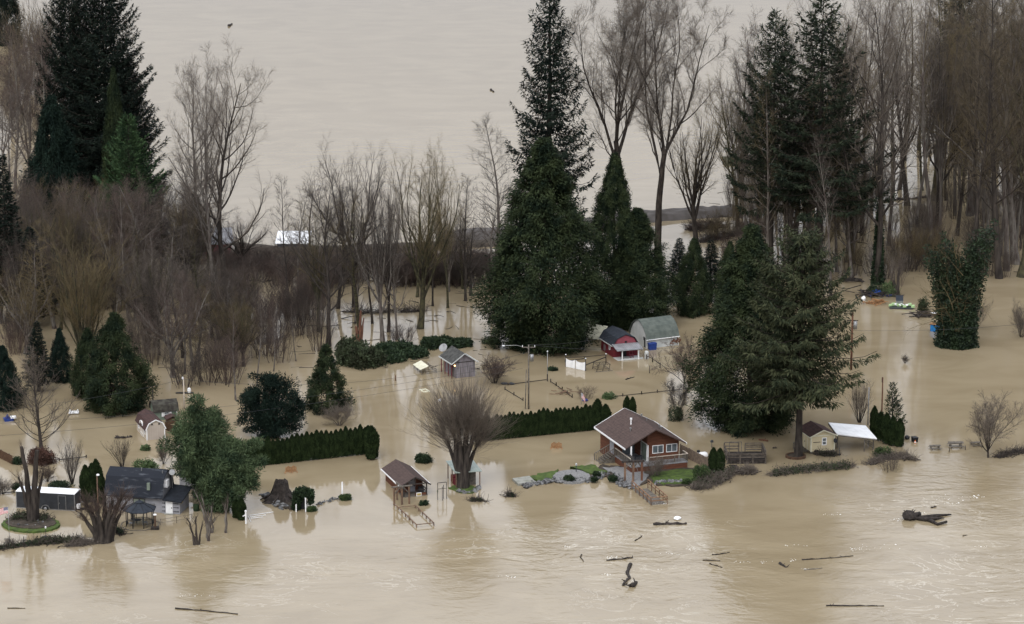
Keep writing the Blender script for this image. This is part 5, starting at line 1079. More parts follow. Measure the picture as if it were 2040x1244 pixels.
# ------------------------------------------------------------------ brush mats and logs
def brush(lab, pix, wid, n, seed, twig='twig', leaf=None, nl=0, hgt=.55, L=1.5):
    rng = np.random.default_rng(seed); pts = np.array([list(at(*p)) for p in pix]); p0 = pts[0].copy(); k = rng.uniform(0, len(pts)-1.001, n); i = k.astype(int)
    c = pts[i]+(pts[i+1]-pts[i])*(k-i)[:, None]-p0; e = 1-np.abs(k/(len(pts)-1)*2-1)**3*.6
    c[:, 0] += rng.normal(0, .3, n); c[:, 1] += rng.normal(0, wid*.45, n)*e; c[:, 2] = np.abs(rng.normal(0, hgt*.5, n))*e
    d = rng.normal(0, 1, (n, 3)); d[:, 2] = np.abs(d[:, 2])*.55; Pt = walk(rng, c-d*.2, d, rng.uniform(.3, 1, n)*L, 4, 0, .25); Rr = rng.uniform(.012, .045, n)[:, None]*np.linspace(1, .4, 4)[None]
    v, q = tubes(Pt, Rr, 3); o = thing('brush_mat', lab, 'brush', Vector(p0)); link('sticks', npmesh('sticks', v, q, M[twig]), o)
    v, q = tubes(Pt[:n//16]*np.array([1, 1, .4]), Rr[:n//16]*2.2, 5); link('branches', npmesh('branches', v, q, M['wood_dark']), o)
    if leaf:
        m_ = nl; k = rng.uniform(.2, len(pts)-1.2, m_); i = k.astype(int); b_ = pts[i]+(pts[i+1]-pts[i])*(k-i)[:, None]-p0; b_[:, 1] += rng.normal(0, wid*.4, m_); b_[:, 2] = np.abs(rng.normal(0, hgt*.6, m_))+.1
        v, q = cards(rng, b_, rng.normal(0, 1, (m_, 3)), rng.normal(0, 1, (m_, 3))+np.array([0, 0, 1]), rng.uniform(.12, .3, m_), rng.uniform(.04, .09, m_)); link('leaves', npmesh('leaves', v, q, M[leaf], False), o)
    return o
brush('long mat of brush and leaves drifting in front of the cream cottage', [(1532, 948), (1570, 942), (1620, 936), (1662, 933), (1700, 930)], 1.5, 900, 1, 'twig_tan', 'bramble', 2600, .42)
brush('tangle of driftwood right of the rounded shrub', [(1728, 926), (1745, 921), (1765, 914), (1785, 912), (1806, 914), (1822, 917)], 1.2, 750, 2, 'twig_tan', None, 0, .55)
brush('leafless bramble bank sloping into the river right of the lawn', [(1384, 975), (1400, 968), (1425, 962), (1445, 952), (1465, 938)], 1.9, 1700, 3, 'twig_tan', 'bramble', 900, .85, 1.2)
brush('small brush clump right of the arborvitae clump', [(1468, 944), (1486, 942), (1500, 940)], 1.4, 600, 4, 'twig_tan', None, 0, .6)
brush('low leafy debris bank below the oval island, left part', [(-10, 1096), (20, 1092), (60, 1086), (90, 1083)], .4, 300, 5, 'twig', 'shrub_dark', 1500, .25)
brush('bushy debris bank below the garden lamp', [(62, 1086), (90, 1082), (115, 1081), (172, 1078)], .7, 700, 6, 'twig', 'bramble', 3200, .38)
brush('driftwood strip left of the hacked pollard foot', [(135, 1088), (160, 1085), (188, 1083)], .7, 500, 7, 'twig_tan', None, 0, .2)
brush('floating leaf clump below the stone ring, right', [(937, 997), (950, 998), (962, 999)], .5, 160, 8, 'twig', 'bramble', 260, .12); brush('floating leaf clump right of the pollard', [(1010, 988), (1018, 988), (1023, 990)], .5, 160, 9, 'twig', 'shrub_dark', 500, .15)
brush('dark brush by the flooded levee at right', [(1370, 458), (1400, 456), (1440, 452)], 3, 900, 10, 'twig_red', None, 0, 1.2, 2.2); brush('driftwood line in the right wood', [(1395, 482), (1440, 474), (1490, 464), (1530, 460)], 2, 1000, 11, 'twig', None, 0, 1.0, 3)
brush('driftwood line across the middle flood', [(690, 622), (740, 624), (800, 622), (846, 620)], 1.2, 500, 12, 'twig', None, 0, .4, 2.5); brush('dark brush rim on the grass bank', [(1480, 326), (1560, 330), (1640, 322), (1712, 310)], 4, 900, 13, 'twig_red', None, 0, 1.6, 3)
brush('floating plants under the cream cottage', [(1628, 906), (1650, 908), (1668, 907)], .7, 300, 14, 'twig', 'bramble', 700, .25); brush('dark plants at the foot of the right edge tree', [(1985, 912), (2012, 905), (2045, 898)], 1.2, 450, 15, 'twig', None, 0, .3, 1.4)
brush('plants heaped on the oval island', [(22, 1038), (45, 1034), (70, 1040), (100, 1036)], 1.3, 600, 16, 'twig', 'bramble', 3200, .5)
brush('uprooted brush at the gazebo corner', [(228, 1057), (236, 1062), (246, 1066)], .5, 150, 17, 'wood_dark', 'shrub_dark', 500, .3)
def log(lab, pix, r, m='wood_dark', z=.04, name='floating_log', seed=1, nb=None):
    rr = random.Random(int(pix[0][0]+seed)); p0 = at(*pix[0]); pts = []
    for a, c in zip(pix[:-1], pix[1:]):
        for q in range(5): pts.append(at(a[0]+(c[0]-a[0])*q/5, a[1]+(c[1]-a[1])*q/5)-p0)
    pts.append(at(*pix[-1])-p0); pts = [p+Vector((0, rr.uniform(-.05, .05), z+rr.uniform(-.5, .5)*r)) for p in pts]; n = len(pts)
    b = MB().tube(pts, [r*(1-.55*q/n)*rr.uniform(.85, 1.15) for q in range(n)], 7)
    for q in range(n//3 if nb is None else nb): i = rr.randrange(1, n); d_ = Vector((rr.uniform(-1, 1), rr.uniform(-1, 1), .5)); b.tube([pts[i], pts[i]+d_*r*3], [r*.4, r*.15], 5)
    o = b.build(name, M[m], None, True); o.location = p0; return tag(o, lab, 'log')
q2 = lambda x, y: (1080+x/3.923, 1020+y/3.923); q3 = lambda x, y: (1560+x/4.25, 980+y/4.25)
log('thick dark plank afloat in the river below the ramp', [q2(870, 101), q2(1000, 99), q2(1130, 97)], .26); log('short stick adrift below the thick plank', [q2(725, 228), q2(780, 195)], .08); log('tiny bent stick left of the foamy pole', [q2(310, 335), q2(298, 356), q2(325, 390)], .07)
log('straight pole with white foam on it in mid river', [q2(503, 382), q2(600, 373), q2(707, 362)], .14); log('crooked upright looking snag in the lower river', [q2(690, 410), q2(665, 480), q2(685, 520), q2(655, 545), q2(630, 578)], .22, nb=2); log('chunky root piece right of the crooked snag', [q2(700, 590), q2(720, 575), q2(738, 556)], .32, nb=2)
log('thin pole, upper of three left of the brown reflection', [q2(1328, 338), q2(1410, 330), q2(1465, 318)], .08); log('thin pole, middle of three left of the brown reflection', [q2(1255, 380), q2(1390, 385)], .06); log('thin pole, lowest of three left of the brown reflection', [q2(1310, 408), q2(1408, 438)], .08); log('short dark stick in the brown reflection', [q2(1858, 408), q2(1905, 436)], .16)
o = thing('root_wad', 'drifting dark tree trunk with round root wad at lower right', 'tree trunk', at(*q3(1070, 238))); rr = random.Random(3); L0 = lambda x, y: to_local(o, at(*q3(x, y)))
MB().rock((0, .2, .35), .85, rr, .95).build('root_ball', M['wood_dark'], o); b = MB()
for q in range(16): a = q*.4; b.tube([(0, .2, .4), (.7*math.cos(a), .2+.4*math.sin(a), .5+.7*math.sin(a*2.3))], [.16, .03], 5)
b.build('root', M['wood_dark'], o); up = lambda v, z: Vector((v.x, v.y, z))
MB().tube([up(L0(1090, 228), .35), up(L0(1155, 208), .3)], [.35, .28], 8).tube([up(L0(1150, 220), .02), up(L0(1300, 212), .12), up(L0(1425, 200), .12)], [.22, .22, .06], 7).tube([up(L0(1130, 240), .2), up(L0(1230, 252), .25), up(L0(1290, 240), .2), up(L0(1365, 228), .1)], [.2, .3, .2, .05], 7).tube([up(L0(1245, 256), .2), up(L0(1310, 286), .15), up(L0(1385, 268), .2)], [.25, .18, .14], 7).build('trunk', M['wood_dark'], o, True)
log('small dark stick above the drifting trunk', [q3(1255, 138), q3(1298, 128)], .12); log('long thin dark pole across the right brown reflection', [q3(160, 580), q3(300, 570), q3(430, 562), q3(595, 546)], .09); log('grey plank with foam below the long thin pole', [q3(180, 665), q3(330, 650)], .09, 'wood_grey'); log('long straight pole at the lower right of the river', [q3(365, 967), q3(600, 969), q3(855, 969)], .11); log('faint short stick far right of the river', [q3(1520, 376), q3(1560, 368)], .06)
log('long straight pole at the lower left of the river', [(349, 1213.5), (410, 1218), (474, 1224.5)], .09); log('thin short stick in the lower left corner', [(15, 1212.5), (50, 1212.5)], .06); log('dark log leaning on the shore of the right edge', [(1985, 912), (2010, 905), (2042, 896)], .22); log('curved dark branch afloat in the calm water before the red barn', [(1247, 757), (1256, 754), (1264, 752)], .09)
log('floating log crossing the water in the right wood', [(1690, 464), (1716, 464)], .25); log('fallen trunk lying in the right wood by the levee', [(1400, 484), (1440, 474), (1500, 462)], .30, 'bark'); log('fallen dark trunk among the far right trunks', [(1760, 402), (1800, 398), (1880, 392)], .4, 'bark'); log('dark debris far out on the upper water', [(456, 53), (462, 49)], .4, nb=0); log('small dark debris far out right on the upper water', [(978, 180), (984, 184)], .3, nb=0); log('dark reddish board drifting before the large cedar', [(1512, 877), (1530, 880)], .16, 'bark_red'); log('small dark board drifting before the large cedar', [(1540, 894), (1548, 893)], .12)
log('dark wood raft afloat left of the beige shed front', [(231, 873), (250, 872), (262, 871)], .35, 'wood_dark', -.05)
# loose sticks drifting among the flooded trunks
rng = np.random.default_rng(17); n = 620; xy = np.stack([np.where(rng.random(n) < .5, rng.uniform(280, 1000, n), rng.uniform(1400, 2035, n)), rng.uniform(430, 735, n)], 1)
xy[:, 1] = np.where(xy[:, 0] > 1300, 330+(xy[:, 1]-430)*.75, np.maximum(xy[:, 1], 560))
c = np.array([list(P(a, b_)) for a, b_ in xy]); d = rng.normal(0, 1, (n, 3)); d[:, 2] *= .08; Pt = walk(rng, c, d, rng.uniform(.5, 3.2, n), 4, 0, .15); Pt[:, :, 2] = np.clip(Pt[:, :, 2], .0, .3)
v, q = tubes(Pt, rng.uniform(.02, .09, n)[:, None]*np.linspace(1, .5, 4)[None], 4); o = link('flotsam', npmesh('flotsam', v, q, M['wood_dark'])); tag(o, 'loose dark sticks and twigs drifting among the flooded trunks', 'driftwood', kind='stuff')
# thin scraps of white foam riding the current
rr = random.Random(6); b = MB(); p0 = at(1500, 1100)
for x, y, n, sx, sy in [(*q3(1640, 42), 26, 9, 3), (*q3(1440, 100), 14, 10, 1.5), (*q3(620, 485), 18, 9, 3), (*q3(780, 470), 16, 40, 6), (*q3(1150, 180), 16, 8, 1.5), (*q3(960, 235), 10, 10, 2), (*q3(1670, 465), 8, 12, 1), (*q3(430, 192), 10, 12, 2), (*q3(80, 575), 9, 5, 4), (*q2(1160, 292), 10, 9, 2), (*q2(540, 362), 26, 6, 3), (*q2(505, 495), 10, 6, 2.5), (*q2(1040, 330), 12, 14, 2), (*q2(1560, 390), 8, 10, 2), (*q2(1740, 395), 8, 9, 2), (*q2(190, 272), 8, 6, 3), (*q2(920, 455), 6, 5, 3), (*q3(200, 655), 8, 8, 1), (*q3(1500, 60), 12, 30, 5), (*q3(1000, 240), 8, 14, 3), (1318, 1004, 8, 8, 2), (*q2(700, 540), 10, 4, 3), (400, 1185, 10, 30, 5), (1015, 1150, 12, 10, 4), (*q3(120, 455), 8, 20, 3)]:
    for q in range(int(n*1.2)): p = at(x+rr.gauss(0, sx*.8), y+rr.gauss(0, sy*.6))-p0; b.rock((p.x, p.y, .01), rr.uniform(.02, .06)*(1.7 if q < n*.15 else 1), rr, .3)
o = b.build('foam', M['foam']); o.location = p0; tag(o, 'scattered white foam flecks on the running river', 'foam', kind='stuff')
# ------------------------------------------------------------------ trees
# tall bare cottonwoods: (kind, seed, bark, twig, px, py, top py, half width px, label)
for k, s, bk, tw, x, y, t, h, lab in [
 ('cottonwood', 1, 'bark_grey', 'twig_tan', 427, 604, 96, 62, 'tall pale bare cottonwood, left trunk of the close pair by the left wood'),
 ('cottonwood', 2, 'bark', 'twig_tan', 448, 590, 82, 92, 'tall bare cottonwood, right trunk of the close pair by the left wood'),
 ('cottonwood', 3, 'bark_grey', 'twig_tan', 384, 520, 112, 66, 'bare cottonwood with yellowish limbs just left of the close pair'),
 ('cotton_fork', 4, 'bark', 'twig_tan', 1238, 500, -70, 112, 'huge bare cottonwood beside the tall dark spruce, dark straight trunk'),
 ('cotton_fork', 5, 'bark', 'twig_tan', 1312, 520, -80, 112, 'huge bare cottonwood with thick forked dark trunk right of the first'),
 ('maple', 1, 'bark', 'twig_olive', 1388, 492, 196, 62, 'bare vase shaped tree with dark lower trunk by the levee'),
 ('cottonwood', 6, 'bark_moss', 'twig_olive', 1470, 452, 150, 66, 'mossy leaning bare tree at the edge of the right wood'),
 ('cottonwood', 3, 'bark', 'twig_tan', 1748, 566, -60, 92, 'tall bare cottonwood with ivy clad foot behind the blue tarp'),
 ('maple', 2, 'bark', 'twig', 708, 612, 282, 82, 'broad bare maple with thick dark trunk behind the broken red stump'),
 ('maple', 3, 'bark_moss', 'twig_olive', 836, 655, 300, 74, 'broad bare maple with mossy limbs left of the big cedar'),
 ('cottonwood', 5, 'bark_moss', 'twig_olive', 892, 614, 276, 52, 'upright mossy bare tree between the broad maple and the big cedar'),
 ('alder', 1, 'bark', 'twig', 928, 600, 350, 40, 'slim dark bare alder standing in the pale flood left of the big cedar'),
 ('alder', 2, 'bark_grey', 'twig', 986, 560, 222, 62, 'bare alder with rounded fine crown beside the tall dark spruce'),
 ('cottonwood', 7, 'bark', 'twig', 654, 690, 330, 70, 'bare leaning tree with two trunks left of the broken red stump'),
 ('pole', 1, 'bark', 'twig', 742, 645, 360, 40, 'thin dark bare tree right of the broken red stump'),
 ('maple', 4, 'bark_grey', 'twig', 762, 680, 372, 62, 'grey bare tree with several forked stems in the bramble island'),
 ('pole', 2, 'bark', 'twig_olive', 862, 610, 420, 34, 'thin leaning bare tree behind the broad mossy maple'),
 ('alder', 3, 'bark_grey', 'twig', 610, 600, 372, 60, 'bare tree with wide low limbs at the left end of the mid row'),
]:
    put(bare(k, s, bk, tw), 'bare_tree', lab, x, y, t, h, 'bare trees standing in the flood')
for q in range(14):
    x = 575+q*31+RT.uniform(-14, 14); y = RT.uniform(560, 680); t = RT.uniform(330, 450)
    if 935 < x: y = min(y, 590)
    put(bare(('alder', 'pole', 'maple', 'cottonwood')[q % 4], 1+q % 3, ('bark', 'bark_grey', 'bark_moss')[q % 3], ('twig', 'twig_tan', 'twig_olive')[q % 3]), 'bare_tree', 'thinner bare tree mixed into the flooded mid row', x, y, t, RT.uniform(34, 52), 'thinner bare trees of the mid row')
# right wood: slender trunks standing in the flood
gw = 'slender bare trees of the flooded right wood'
fixed = [(1505, 470, 60), (1582, 520, 40), (1640, 560, 150), (1668, 470, 30), (1690, 452, 100), (1700, 520, 80), (1718, 470, -20), (1770, 490, 120), (1780, 380, -10),
 (1808, 410, 20), (1822, 480, 60), (1858, 400, -50), (1885, 400, 90), (1932, 430, -60), (1955, 400, 60), (1992, 555, -60), (2006, 540, -90), (2035, 552, -70), (1545, 430, 110),
 (1612, 440, 90), (1598, 480, 160), (1526, 500, 220), (1735, 400, 30), (1838, 380, 120), (1968, 380, -40), (2020, 420, -60), (2050, 470, -80), (1905, 470, 100), (1655, 590, 260),
 (1918, 350, -60), (1948, 330, -80), (1985, 320, -80), (2018, 340, -60), (1870, 330, -30), (1748, 330, 10), (1800, 320, -20), (1830, 300, -30), (1515, 380, 20), (1560, 380, 0), (1480, 400, 90), (1600, 390, -20), (1660, 380, 20), (1925, 560, 60), (1700, 360, -10)]
for q, (x, y, t) in enumerate(fixed):
    ochre = x > 1870 or (x+y) % 5 == 0
    kd = ('pole', 'cottonwood', 'pole', 'alder')[q % 4]
    put(bare(kd, 1+q % 3, ('bark', 'bark_grey', 'bark_moss')[q % 3], ('twig_ochre', 'twig', 'twig_ochre')[q % 3] if x > 1870 else ('twig_tan', 'twig', 'twig_olive')[q % 3]), 'bare_tree',
        ('ochre tinted bare tree crowding the upper right corner of the wood' if x > 1870 else 'slender bare tree standing in water among the right wood'), x, y, t, None, gw)
for q in range(44):
    x = RT.uniform(1435, 1730) if q < 22 else RT.uniform(1860, 2050); y = RT.uniform(430, 560) if q < 22 else RT.uniform(330, 520)
    t = RT.uniform(120, 330) if q < 22 else RT.uniform(-40, 180)
    put(bare(('alder', 'maple', 'spread')[q % 3], 1+q % 3, 'bark_grey', ('twig_olive', 'twig', 'twig_tan')[q % 3] if q < 22 else ('twig_ochre', 'twig')[q % 2]), 'bare_tree', 'hazy brown bare tree filling the left half of the right wood' if q < 22 else 'ochre hazed bare tree filling the right edge of the wood', x, y, t, RT.uniform(36, 56), gw)
for q in range(15):
    x = RT.uniform(1560, 2045); y = RT.uniform(300, 545); t = RT.uniform(-90, 80)
    if 1690 < x < 1740 and y > 440: continue
    put(bare('pole' if q % 3 else 'cottonwood', 1+q % 3, ('bark', 'bark_grey')[q % 2], ('twig_olive', 'twig_tan', 'twig_ochre')[q % 3]), 'bare_tree', 'tall thin bare tree standing in the back rows of the right wood', x, y, t, None, gw)
# left wood
gl = 'bare trees of the left wood'
rng = random.Random(5)
hand = [(85, 430, 40, 'alder', 'twig_red'), (30, 380, 60, 'alder', 'twig'), (20, 520, 180, 'alder', 'twig'), (60, 360, 30, 'spread', 'twig_red'), (150, 300, 35, 'spread', 'twig_red'), (110, 250, 55, 'spread', 'twig'),
 (55, 180, 10, 'vase', 'twig_ochre'), (85, 150, -10, 'vase', 'twig_ochre'), (25, 260, 90, 'spread', 'twig_red'), (60, 270, 100, 'spread', 'twig_ochre'), (5, 330, 130, 'spread', 'twig_red'), (70, 210, 40, 'spread', 'twig_ochre')]
for q, (x, y, t, kd, tw) in enumerate(hand):
    put(bare(kd, 1+q % 3, 'bark_grey', tw), 'bare_tree', 'bare brown tree in the upper left corner of the wood', x, y, t, None, gl)
for q in range(66):
    x = rng.uniform(-10, 400) if q % 5 else rng.uniform(400, 500); y = rng.uniform(540, 735); 
    if x > 420 and y < 640 and x < 480: x -= 60
    hgt = rng.uniform(150, 235)*(.62 if x > 390 else 1)
    if 60 < x < 280 and y > 650: y -= 75
    kd = ('maple', 'alder', 'spread', 'pole', 'maple')[q % 5]
    tw = ('twig', 'twig_red', 'twig_olive', 'twig_tan', 'twig')[int(rng.random()*5)]
    put(bare(kd, 1+q % 3, ('bark_grey', 'bark', 'bark_moss')[q % 3], tw), 'bare_tree', 'bare grey brown tree in the tangled left wood', x, y, y-hgt, rng.uniform(34, 60), gl)
for q in range(50):
    x = rng.uniform(-15, 410); y = rng.uniform(470, 650); t = y-rng.uniform(120, 200)
    put(bare(('spread', 'maple', 'alder')[q % 3], 1+q % 3, 'bark_grey', ('twig', 'twig_red', 'twig_olive', 'twig')[q % 4]), 'bare_tree', 'bare brown tree deep at the back of the left wood', x, y, max(t, 345), rng.uniform(38, 62), gl)
put(bare('vase', 1, 'bark_moss', 'twig_olive'), 'willow_tree', 'broad olive yellow bare willow in front of the left wood', 168, 700, 455, 96, cat='tree')
put(bare('maple', 2, 'bark_grey', 'twig_ochre'), 'bare_tree', 'spreading pale limbed bare tree above the olive willow', 165, 560, 370, 70)
put(bare('alder', 2, 'bark_grey', 'twig_red'), 'bare_tree', 'large reddish bare tree left of the paired cottonwoods', 285, 600, 352, 85)
put(bare('maple', 3, 'bark_grey', 'twig_red'), 'bare_tree', 'large grey red bare tree right of the olive willow', 235, 620, 360, 70)
for q, (x, y, t, kd) in enumerate([(385, 745, 560, 'pole'), (345, 752, 560, 'maple'), (368, 745, 540, 'alder'), (470, 798, 620, 'alder'), (512, 770, 580, 'pole'), (545, 740, 600, 'pole'), (590, 720, 600, 'pole')]):
    put(bare(kd, 1+q % 3, 'bark_grey', 'twig_red'), 'bare_tree', 'thin reddish bare tree in the flooded thicket behind the round pine', x, y, t, None, 'thin bare trees behind the round pine')
# thickets of brush
gt = 'brush thickets along the far bank'
for q in range(98):
    x = rng.uniform(425, 1010); y = rng.uniform(516, 572)
    put(bare('thicket', 1+q % 3, 'twig_red', ('twig_red', 'twig', 'twig_red')[q % 3]), 'brush_thicket', 'reddish leafless thicket along the far bank', x, y, rng.uniform(487, 512)+max(0, y-555), rng.uniform(30, 50), gt, 'shrub', crown='twigs')
gt2 = 'brush thickets in the left wood'
for q in range(26):
    x = rng.uniform(-10, 640); y = rng.uniform(600, 775) if x > 300 else rng.uniform(590, 760)
    if x > 560 and y > 700: y -= 50
    if 60 < x < 280 and y > 640: y -= 60
    put(bare('thicket', 1+q % 3, 'twig_red', ('twig', 'twig_red', 'twig_tan')[q % 3]), 'brush_thicket', 'leafless brown thicket rising from the flood in the left wood', x, y, y-rng.uniform(60, 110), rng.uniform(34, 52), gt2, 'shrub', crown='twigs')
for q in range(18):
    x = rng.uniform(430, 650); y = rng.uniform(600, 735); y = min(y, 700) if x > 560 else y
    put(bare('thicket', 1+q % 3, 'twig_red', ('twig', 'twig_red')[q % 2]), 'brush_thicket', 'thin leafless thicket in the flood between left wood and mid row', x, y, y-rng.uniform(70, 120), rng.uniform(30, 46), gt2, 'shrub', crown='twigs')
gt3 = 'brush thickets in the right wood'
for q in range(52):
    x = rng.uniform(1430, 2040); y = rng.uniform(420, 560)
    put(bare('thicket', 1+q % 3, 'twig_red', ('twig_olive', 'twig', 'twig_tan', 'twig_red')[q % 4]), 'brush_thicket', 'leafless thicket between the trunks of the right wood', x, y, y-rng.uniform(45, 110), rng.uniform(24, 45), gt3, 'shrub', crown='twigs')
# evergreens: (kind, seed, leaf, px, py, top, half width, name, label)
for k, s, lf, x, y, t, h, nm, lab in [
 ('spruce', 1, 'fir', 1094, 520, -70, 86, 'spruce_tree', 'tall open dark spruce rising behind the big cedar'),
 ('C', 1, 'cedar', 1083, 690, 276, 124, 'cedar_tree', 'big dense dark green cone shaped cedar in the middle'),
 ('C', 2, 'cedar', 1222, 650, 306, 70, 'cedar_tree', 'narrow dark cedar just right of the big cedar'),
 ('C', 3, 'cedar', 1268, 648, 415, 80, 'cedar_tree', 'lower spreading cedar behind the red and grey barns'),
 ('D', 1, 'cedar', 1380, 626, 476, 42, 'cedar_tree', 'small dense evergreen right of the grey roofed barn'),
 ('fir', 3, 'fir', 1352, 596, 474, 30, 'fir_tree', 'small blue black fir behind the small dense evergreen'),
 ('fir', 4, 'fir', 1415, 600, 478, 30, 'fir_tree', 'small dark fir right of the small dense evergreen'),
 ('D', 2, 'cedar', 1452, 622, 482, 32, 'cedar_tree', 'small cedar half hidden behind the large right cedar'),
 ('C', 4, 'cedar', 1492, 852, 448, 116, 'cedar_tree', 'large dense cedar standing in water right of the brown house'),
 ('hemlock', 1, 'spruce_olive', 1590, 912, 462, 130, 'spruce_tree', 'large ragged olive spruce with hanging branches in a round brick planter'),
 ('fir', 1, 'fir', 18, 640, 306, 44, 'fir_tree', 'narrow blue black fir at the left edge'),
 ('fir', 2, 'fir', 66, 650, 452, 46, 'fir_tree', 'dark fir right of the narrow left edge fir'),
 ('densefir', 2, 'fir', 218, 440, -60, 104, 'fir_tree', 'huge dark evergreen at the top left, right of its pair'),
 ('densefir', 3, 'fir', 152, 430, -60, 74, 'fir_tree', 'huge dark evergreen at the top left, left of its pair'),
 ('densefir', 4, 'fir', 258, 432, 120, 62, 'cedar_tree', 'dark evergreen filling the right skirt of the huge top left pair'),
 ('D', 3, 'cedar', 236, 470, 138, 32, 'cedar_tree', 'slim mid green cone tree in front of the huge dark pair'),
 ('D', 4, 'pine', 112, 475, 192, 64, 'cedar_tree', 'broad dark green evergreen below the huge top left pair'),
 ('whitepine', 1, 'pine_light', 263, 495, 226, 66, 'pine_tree', 'bright green fluffy pine in front of the huge dark pair'),
 ('D', 5, 'fir', 14, 88, -70, 36, 'cedar_tree', 'blackish evergreen in the top left corner'),
 ('fir', 4, 'spruce', 392, 520, 380, 24, 'fir_tree', 'small dark evergreen behind the left cottonwood'),
 ('D', 6, 'cedar', 234, 818, 624, 68, 'cedar_tree', 'dense dark green cone cedar behind the beige barn shed'),
 ('D', 2, 'cedar', 178, 790, 655, 40, 'cedar_tree', 'dark cedar left of the dense cone cedar'),
 ('D', 1, 'pine', 122, 760, 654, 26, 'cedar_tree', 'small dark evergreen at the left edge of the wood'),
 ('D', 4, 'pine', 8, 812, 690, 44, 'cedar_tree', 'dark evergreen mass cut by the left edge'),
 ('fir', 2, 'fir', 78, 780, 640, 30, 'fir_tree', 'dark fir behind the bare larch'),
 ('E', 1, 'cedar', 651, 818, 686, 46, 'cedar_tree', 'pointed dark green cedar right of the round pine'),
 ('bigfir', 3, 'spruce', 1535, 540, 14, 88, 'fir_tree', 'dark ragged evergreen at the left of the right wood'),
 ('bigfir', 4, 'spruce', 1628, 560, -14, 132, 'fir_tree', 'broad tiered evergreen with green top among the bare right wood'),
 ('spruce', 2, 'fir', 1907, 232, -190, 62, 'fir_tree', 'big dark evergreen with bare thick foot near the top right'),
 ('bigfir', 5, 'spruce', 2010, 330, 40, 60, 'fir_tree', 'dim evergreen among ochre trees at the right edge'),
 ('spike', 1, 'cedar', 1776, 872, 764, 27, 'fir_tree', 'scraggly pointed young evergreen above the right arborvitae clump'),
]:
    pair = conifer(k, s, lf) if k not in 'CDEPO' else clumps(k, s, lf, **dict(C=dict(), D=dict(H=10., R=3.8, ncl=420, per=110, cs=.34, cl=.30, cw=.05, peak=.25, foot=.75), E=dict(H=8.5, R=2.9, ncl=260, per=80, cs=.26, cl=.30, cw=.06, peak=.14, foot=.85, top=.85))[k])
    put(pair, nm, lab, x, y, t, h, cat='evergreen')
# round pine and feathery deodars: needle tufts gathered in lobes
def lobed(name, lab, px, py, lobes, leaf, seed, n, cl, cw, up, bark='bark', r0=.22):
    p = P(px, py); k = mpp(p); o = thing(name, lab, 'evergreen', p); bl = []; V = []; rng_ = np.random.default_rng(seed)
    for x, y, hw, hh, dep in lobes:
        c = ((x-px)*k, dep, (py-y)*k/.965); bl.append((*c, hw*k, hw*k*.95, hh*k))
        for q in range(7): a = rng_.normal(0, .55, 3); bl.append((c[0]+a[0]*hw*k, c[1]+a[1]*hw*k, c[2]+a[2]*hh*k, hw*k*.42, hw*k*.42, hh*k*.36))
        V.append(tubes(np.array([[[0, 0, -.4], [c[0]*.15, c[1]*.15, c[2]*.4], [c[0]*.7, c[1]*.7, c[2]*.8], list(c)]]), np.array([[r0, r0*.8, r0*.5, r0*.2]]), 7))
    v, q = join(V); link('trunk', npmesh('trunk', v, q, M[bark]), o); link('crown', leafball('crown', bl, n, leaf, seed, cl=cl, cw=cw, shell=.45, up=up), o); return o
lobed('pine_tree', 'round blackish green pine behind the long left hedge', 546, 868, [(520, 795, 36, 30, 0), (560, 778, 38, 30, .6), (584, 812, 26, 28, .2), (504, 822, 28, 26, -.3), (548, 826, 44, 30, -.8), (536, 762, 24, 18, .4), (570, 846, 32, 18, -.4), (518, 848, 30, 16, 0), (546, 852, 36, 16, -.6), (500, 800, 20, 20, .5), (596, 822, 16, 18, 0)], 'pine', 61, 30000, .34, .05, .5)
lobed('deodar_tree', 'feathery light green evergreen beside the dark gambrel house', 414, 1008, [(386, 850, 40, 32, .8), (420, 862, 42, 34, .2), (368, 898, 32, 38, 1.2), (402, 905, 40, 42, 0), (440, 898, 38, 36, .6), (410, 948, 40, 36, .4), (374, 936, 26, 28, 1.5), (396, 825, 18, 16, .6), (428, 832, 16, 16, .4), (418, 980, 38, 26, .3)], 'deodar', 62, 42000, .50, .045, .30)
lobed('deodar_tree', 'lower feathery evergreen right of the taller feathery one', 452, 1014, [(462, 906, 38, 28, -.6), (482, 932, 38, 28, -.8), (446, 950, 40, 34, -1), (488, 956, 28, 24, -.6), (440, 984, 30, 26, -.8), (466, 976, 26, 22, -.9), (436, 996, 30, 18, -.9)], 'deodar', 63, 30000, .50, .045, .28)

# arborvitae: two clipped rows and small clumps
AV = [column(s, 'hedge', 3.0, .62, 3800) for s in (1, 2, 3, 4)]
def arb(x, y, t, hw, group, lab, q):
    p = P(x, y); o = link('arborvitae', AV[q % 4]); o.location = p
    hz = ztop(p, t)/3.0; hx = hw*mpp(p)/.62; o.scale = (hx, hx, hz); o.rotation_euler = (0, 0, RT.uniform(0, 6))
    tag(o, lab, 'arborvitae', group)
n = 25
for q in range(n):
    u = q/(n-1); x = 496+u*(728-496); y = 930-u*(930-905)
    arb(x, y, y-46-rng.uniform(0, 9)-6*u, 7.6, 'arborvitae of the left hedge row', 'pointed arborvitae in the long hedge left of the cabin', q)
n = 30
for q in range(n):
    u = q/(n-1); x = 948+u*(1192-948); y = 880-u*(880-856)
    arb(x, y, y-42-rng.uniform(0, 9)-5*u, 7.0, 'arborvitae of the middle hedge row', 'pointed arborvitae in the long hedge left of the brown house', q)
